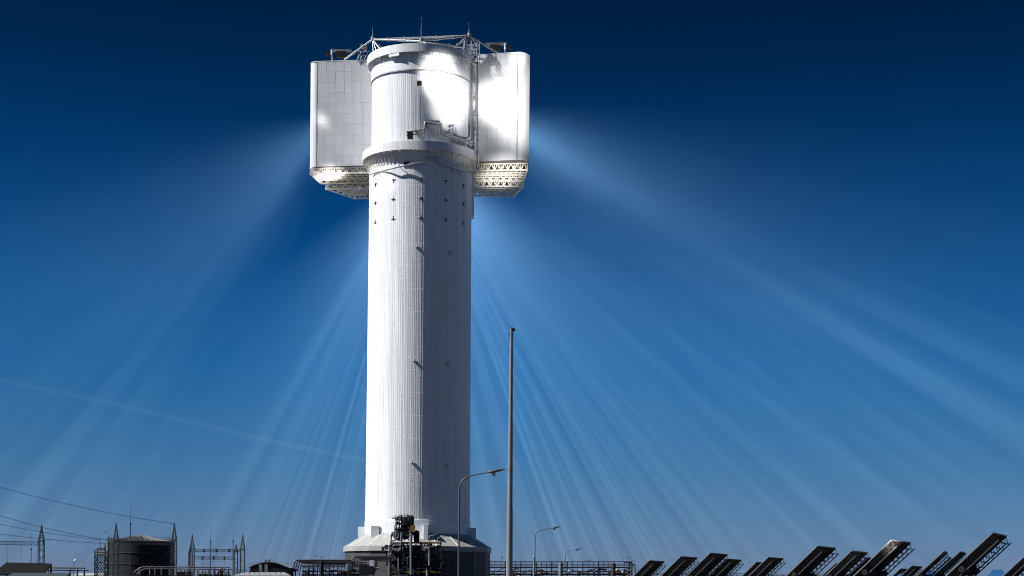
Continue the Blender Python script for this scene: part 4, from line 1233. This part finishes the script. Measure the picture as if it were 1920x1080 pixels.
# ------------------------------------------------------------------ light shafts: mirror beams shaped as wedges of denser blue-scattering air
def fan(name, px_, py_, y0, y1, reach, th0, th1, stops, seed, dens, freq, fall, fill_power, face, colr=(.24, .55, 1.0)):
    """wedge of dense air shaped like a beam fan, tip behind the receiver; th = angle from straight down, + to the right (degrees)"""
    ap = at(px_, py_, TD + (y0 + y1) / 2)
    hy = (y1 - y0) / 2
    P = []; n = 16
    zmin = -ap.z + 1.0
    def rim(th):
        x, z_ = math.sin(R(th)), -math.cos(R(th))
        k_ = min(reach, zmin / z_ if z_ < -1e-3 else reach)
        return x * k_, z_ * k_
    pts = [(0.0, 0.0)] + [rim(th0 + (th1 - th0) * i / n) for i in range(n + 1)]
    m = len(pts)
    V = [(x, -hy, z_) for x, z_ in pts] + [(x, hy, z_) for x, z_ in pts]
    fs = [tuple(range(m)), tuple(range(2 * m - 1, m - 1, -1))] + [(i, m + i, m + (i + 1) % m, (i + 1) % m) for i in range(m)]
    me = bpy.data.meshes.new(name); me.from_pydata(V, [], fs); me.update()
    import bmesh
    bm = bmesh.new(); bm.from_mesh(me); bmesh.ops.recalc_face_normals(bm, faces=bm.faces); bm.to_mesh(me); bm.free()
    o = bpy.data.objects.new(name, me); o.location = ap; col.objects.link(o)
    mt = bpy.data.materials.new(name + '_air'); mt.use_nodes = True
    nt = mt.node_tree; N, L = nt.nodes, nt.links; N.clear()
    out = N.new('ShaderNodeOutputMaterial'); sc = N.new('ShaderNodeVolumeScatter')
    sc.inputs['Color'].default_value = (*colr, 1); sc.inputs['Anisotropy'].default_value = 0.0
    tc = N.new('ShaderNodeTexCoord'); sp = N.new('ShaderNodeSeparateXYZ'); L.new(tc.outputs['Object'], sp.inputs[0])
    def mth(op, a, b=None, c=None):
        nd = N.new('ShaderNodeMath'); nd.operation = op
        for i, v in enumerate((a, b, c)):
            if v is None: continue
            if isinstance(v, (int, float)): nd.inputs[i].default_value = v
            else: L.new(v, nd.inputs[i])
        return nd.outputs[0]
    X, Y, Z = sp.outputs
    nz_ = mth('MULTIPLY', Z, -1)
    th = mth('ARCTAN2', X, nz_)                           # 0 straight down
    r2 = mth('SQRT', mth('ADD', mth('MULTIPLY', X, X), mth('MULTIPLY', Z, Z)))
    u = mth('DIVIDE', mth('SUBTRACT', th, R(th0)), R(th1 - th0))
    rp = N.new('ShaderNodeValToRGB'); L.new(u, rp.inputs[0]); rp.color_ramp.interpolation = 'EASE'
    es = rp.color_ramp.elements
    while len(es) > 1: es.remove(es[-1])
    st_ = [((t_ - th0) / (th1 - th0), v) for t_, v in stops]
    es[0].position = st_[0][0]; es[0].color = (st_[0][1],) * 3 + (1,)
    for p_, v in st_[1:]:
        e = es.new(p_); e.color = (v, v, v, 1)
    def noise1(fr, w0, lo, hi, tmin, tmax):
        nn = N.new('ShaderNodeTexNoise'); nn.noise_dimensions = '2D'; nn.inputs['Scale'].default_value = 1.0; nn.inputs['Detail'].default_value = 2.5
        cb = N.new('ShaderNodeCombineXYZ')
        L.new(mth('ADD', mth('MULTIPLY', th, fr), w0), cb.inputs[0]); L.new(mth('MULTIPLY', Y, .006), cb.inputs[1])
        L.new(cb.outputs[0], nn.inputs['Vector'])
        mr = N.new('ShaderNodeMapRange'); mr.interpolation_type = 'SMOOTHSTEP'
        for k_, v in (('From Min', lo), ('From Max', hi), ('To Min', tmin), ('To Max', tmax)): mr.inputs[k_].default_value = v
        L.new(nn.outputs[0], mr.inputs['Value']); return mr.outputs[0]
    # single beams put into the density as streaks, stronger away from the tip
    far = N.new('ShaderNodeMapRange'); far.inputs['From Min'].default_value = 45; far.inputs['From Max'].default_value = 210
    far.inputs['To Min'].default_value = .25; far.inputs['To Max'].default_value = 1.0; L.new(r2, far.inputs['Value'])
    s1 = noise1(freq, seed, .28, .72, .5, 1.42); s2 = noise1(freq * 3.4, seed + 40, .28, .72, .55, 1.42)
    strk = mth('MULTIPLY', s1, s2)
    strk = mth('ADD', 1.0, mth('MULTIPLY', mth('SUBTRACT', strk, 1.0), far.outputs[0]))
    fl = mth('MINIMUM', mth('POWER', mth('DIVIDE', r2, 60.0), fall), 9.0)
    dn = mth('MULTIPLY', mth('MULTIPLY', rp.outputs[0], strk), mth('MULTIPLY', fl, dens))
    L.new(dn, sc.inputs['Density']); L.new(sc.outputs[0], out.inputs['Volume'])
    mt.cycles.volume_step_rate = 0.6
    me.materials.append(mt)
    # unseen spot added at the fan tip to brighten the dense air
    lm = bpy.data.lights.new('shaft_fill_spot', 'SPOT'); lm.energy = fill_power; lm.spot_blend = .3; lm.shadow_soft_size = 2.0
    lm.spot_size = R(th1 - th0 + 8); lm.color = (1, .98, .95)
    lo = bpy.data.objects.new('shaft_fill_spot', lm); col.objects.link(lo)
    lo.parent = tower; lo.location = ap - T0
    turn = -math.atan((face - 960) / F); o.rotation_euler.z = turn       # each sheet of beams runs out radially
    tm = R((th0 + th1) / 2)
    lo.rotation_euler = (Matrix.Rotation(turn, 3, 'Z') @ Vector((math.sin(tm), 0, -math.cos(tm)))).to_track_quat('-Z', 'Y').to_euler()
    tag(o, kind='stuff')
    return o
DN = 0.0012
GL = 0.46e7
fl_ = fan('light_shafts', 632, 216, 60, 105, 350, -84, -14, [(-84, 0), (-74, .1), (-64, .4), (-54, .7), (-44, .92), (-39, 1), (-34, .72), (-29, .34), (-22, .14), (-14, 0)], 3.3, DN, 24, 0.72, GL * .16, 330)
tag(fl_, 'pale fan of light shafts in dusty air, spreading down left from the left wing', 'light shafts')
fr_ = fan('light_shafts', 886, 198, 60, 105, 380, 26, 88, [(26, 0), (36, .14), (46, .3), (52, .55), (57, .92), (61, .92), (66, .6), (73, .3), (80, .1), (88, 0)], 9.1, DN, 24, 0.5, GL * .40, 1420)
tag(fr_, 'pale fan of light shafts in dusty air, spreading down right from the right wing', 'light shafts')
fd_ = fan('light_shafts', 792, 300, 150, 195, 360, -54, 4, [(-54, 0), (-44, .2), (-35, .5), (-27, .95), (-15, .9), (0, .9), (4, 0)], 15.7, DN * .8, 24, 0.8, GL * .7, 580)
tag(fd_, 'pale light shafts fanning out behind the tower shaft on its left', 'light shafts')
fc_ = fan('light_shafts', 792, 300, 150, 195, 400, -4, 74, [(-4, 0), (0, .9), (20, 1), (36, 1), (46, .8), (54, .48), (64, .16), (74, 0)], 5.7, DN * .8, 24, 0.8, GL * .76, 1180)
tag(fc_, 'pale light shafts fanning out behind the tower shaft on its right', 'light shafts')

# thin old contrail across the left sky: far away, a real tube of thin cloud
ct = MB()
P = []
for (px_, py_) in ((-260, 668), (-30, 707), (120, 736), (260, 768), (420, 806), (560, 838), (700, 866)):
    P.append(at(px_, py_, 14000))
ct.path(P, 26, 12)
co = ct.build('contrail', M['white'])
cm_ = bpy.data.materials.new('thin_cloud'); cm_.use_nodes = True
cn = cm_.node_tree; cn.nodes.clear()
oo = cn.nodes.new('ShaderNodeOutputMaterial'); vs_ = cn.nodes.new('ShaderNodeVolumeScatter'); vs_.inputs['Density'].default_value = .0005
cn.links.new(vs_.outputs[0], oo.inputs['Volume'])
co.data.materials.clear(); co.data.materials.append(cm_)
tag(co, 'faint straight contrail across the left sky', 'contrail', kind='stuff')
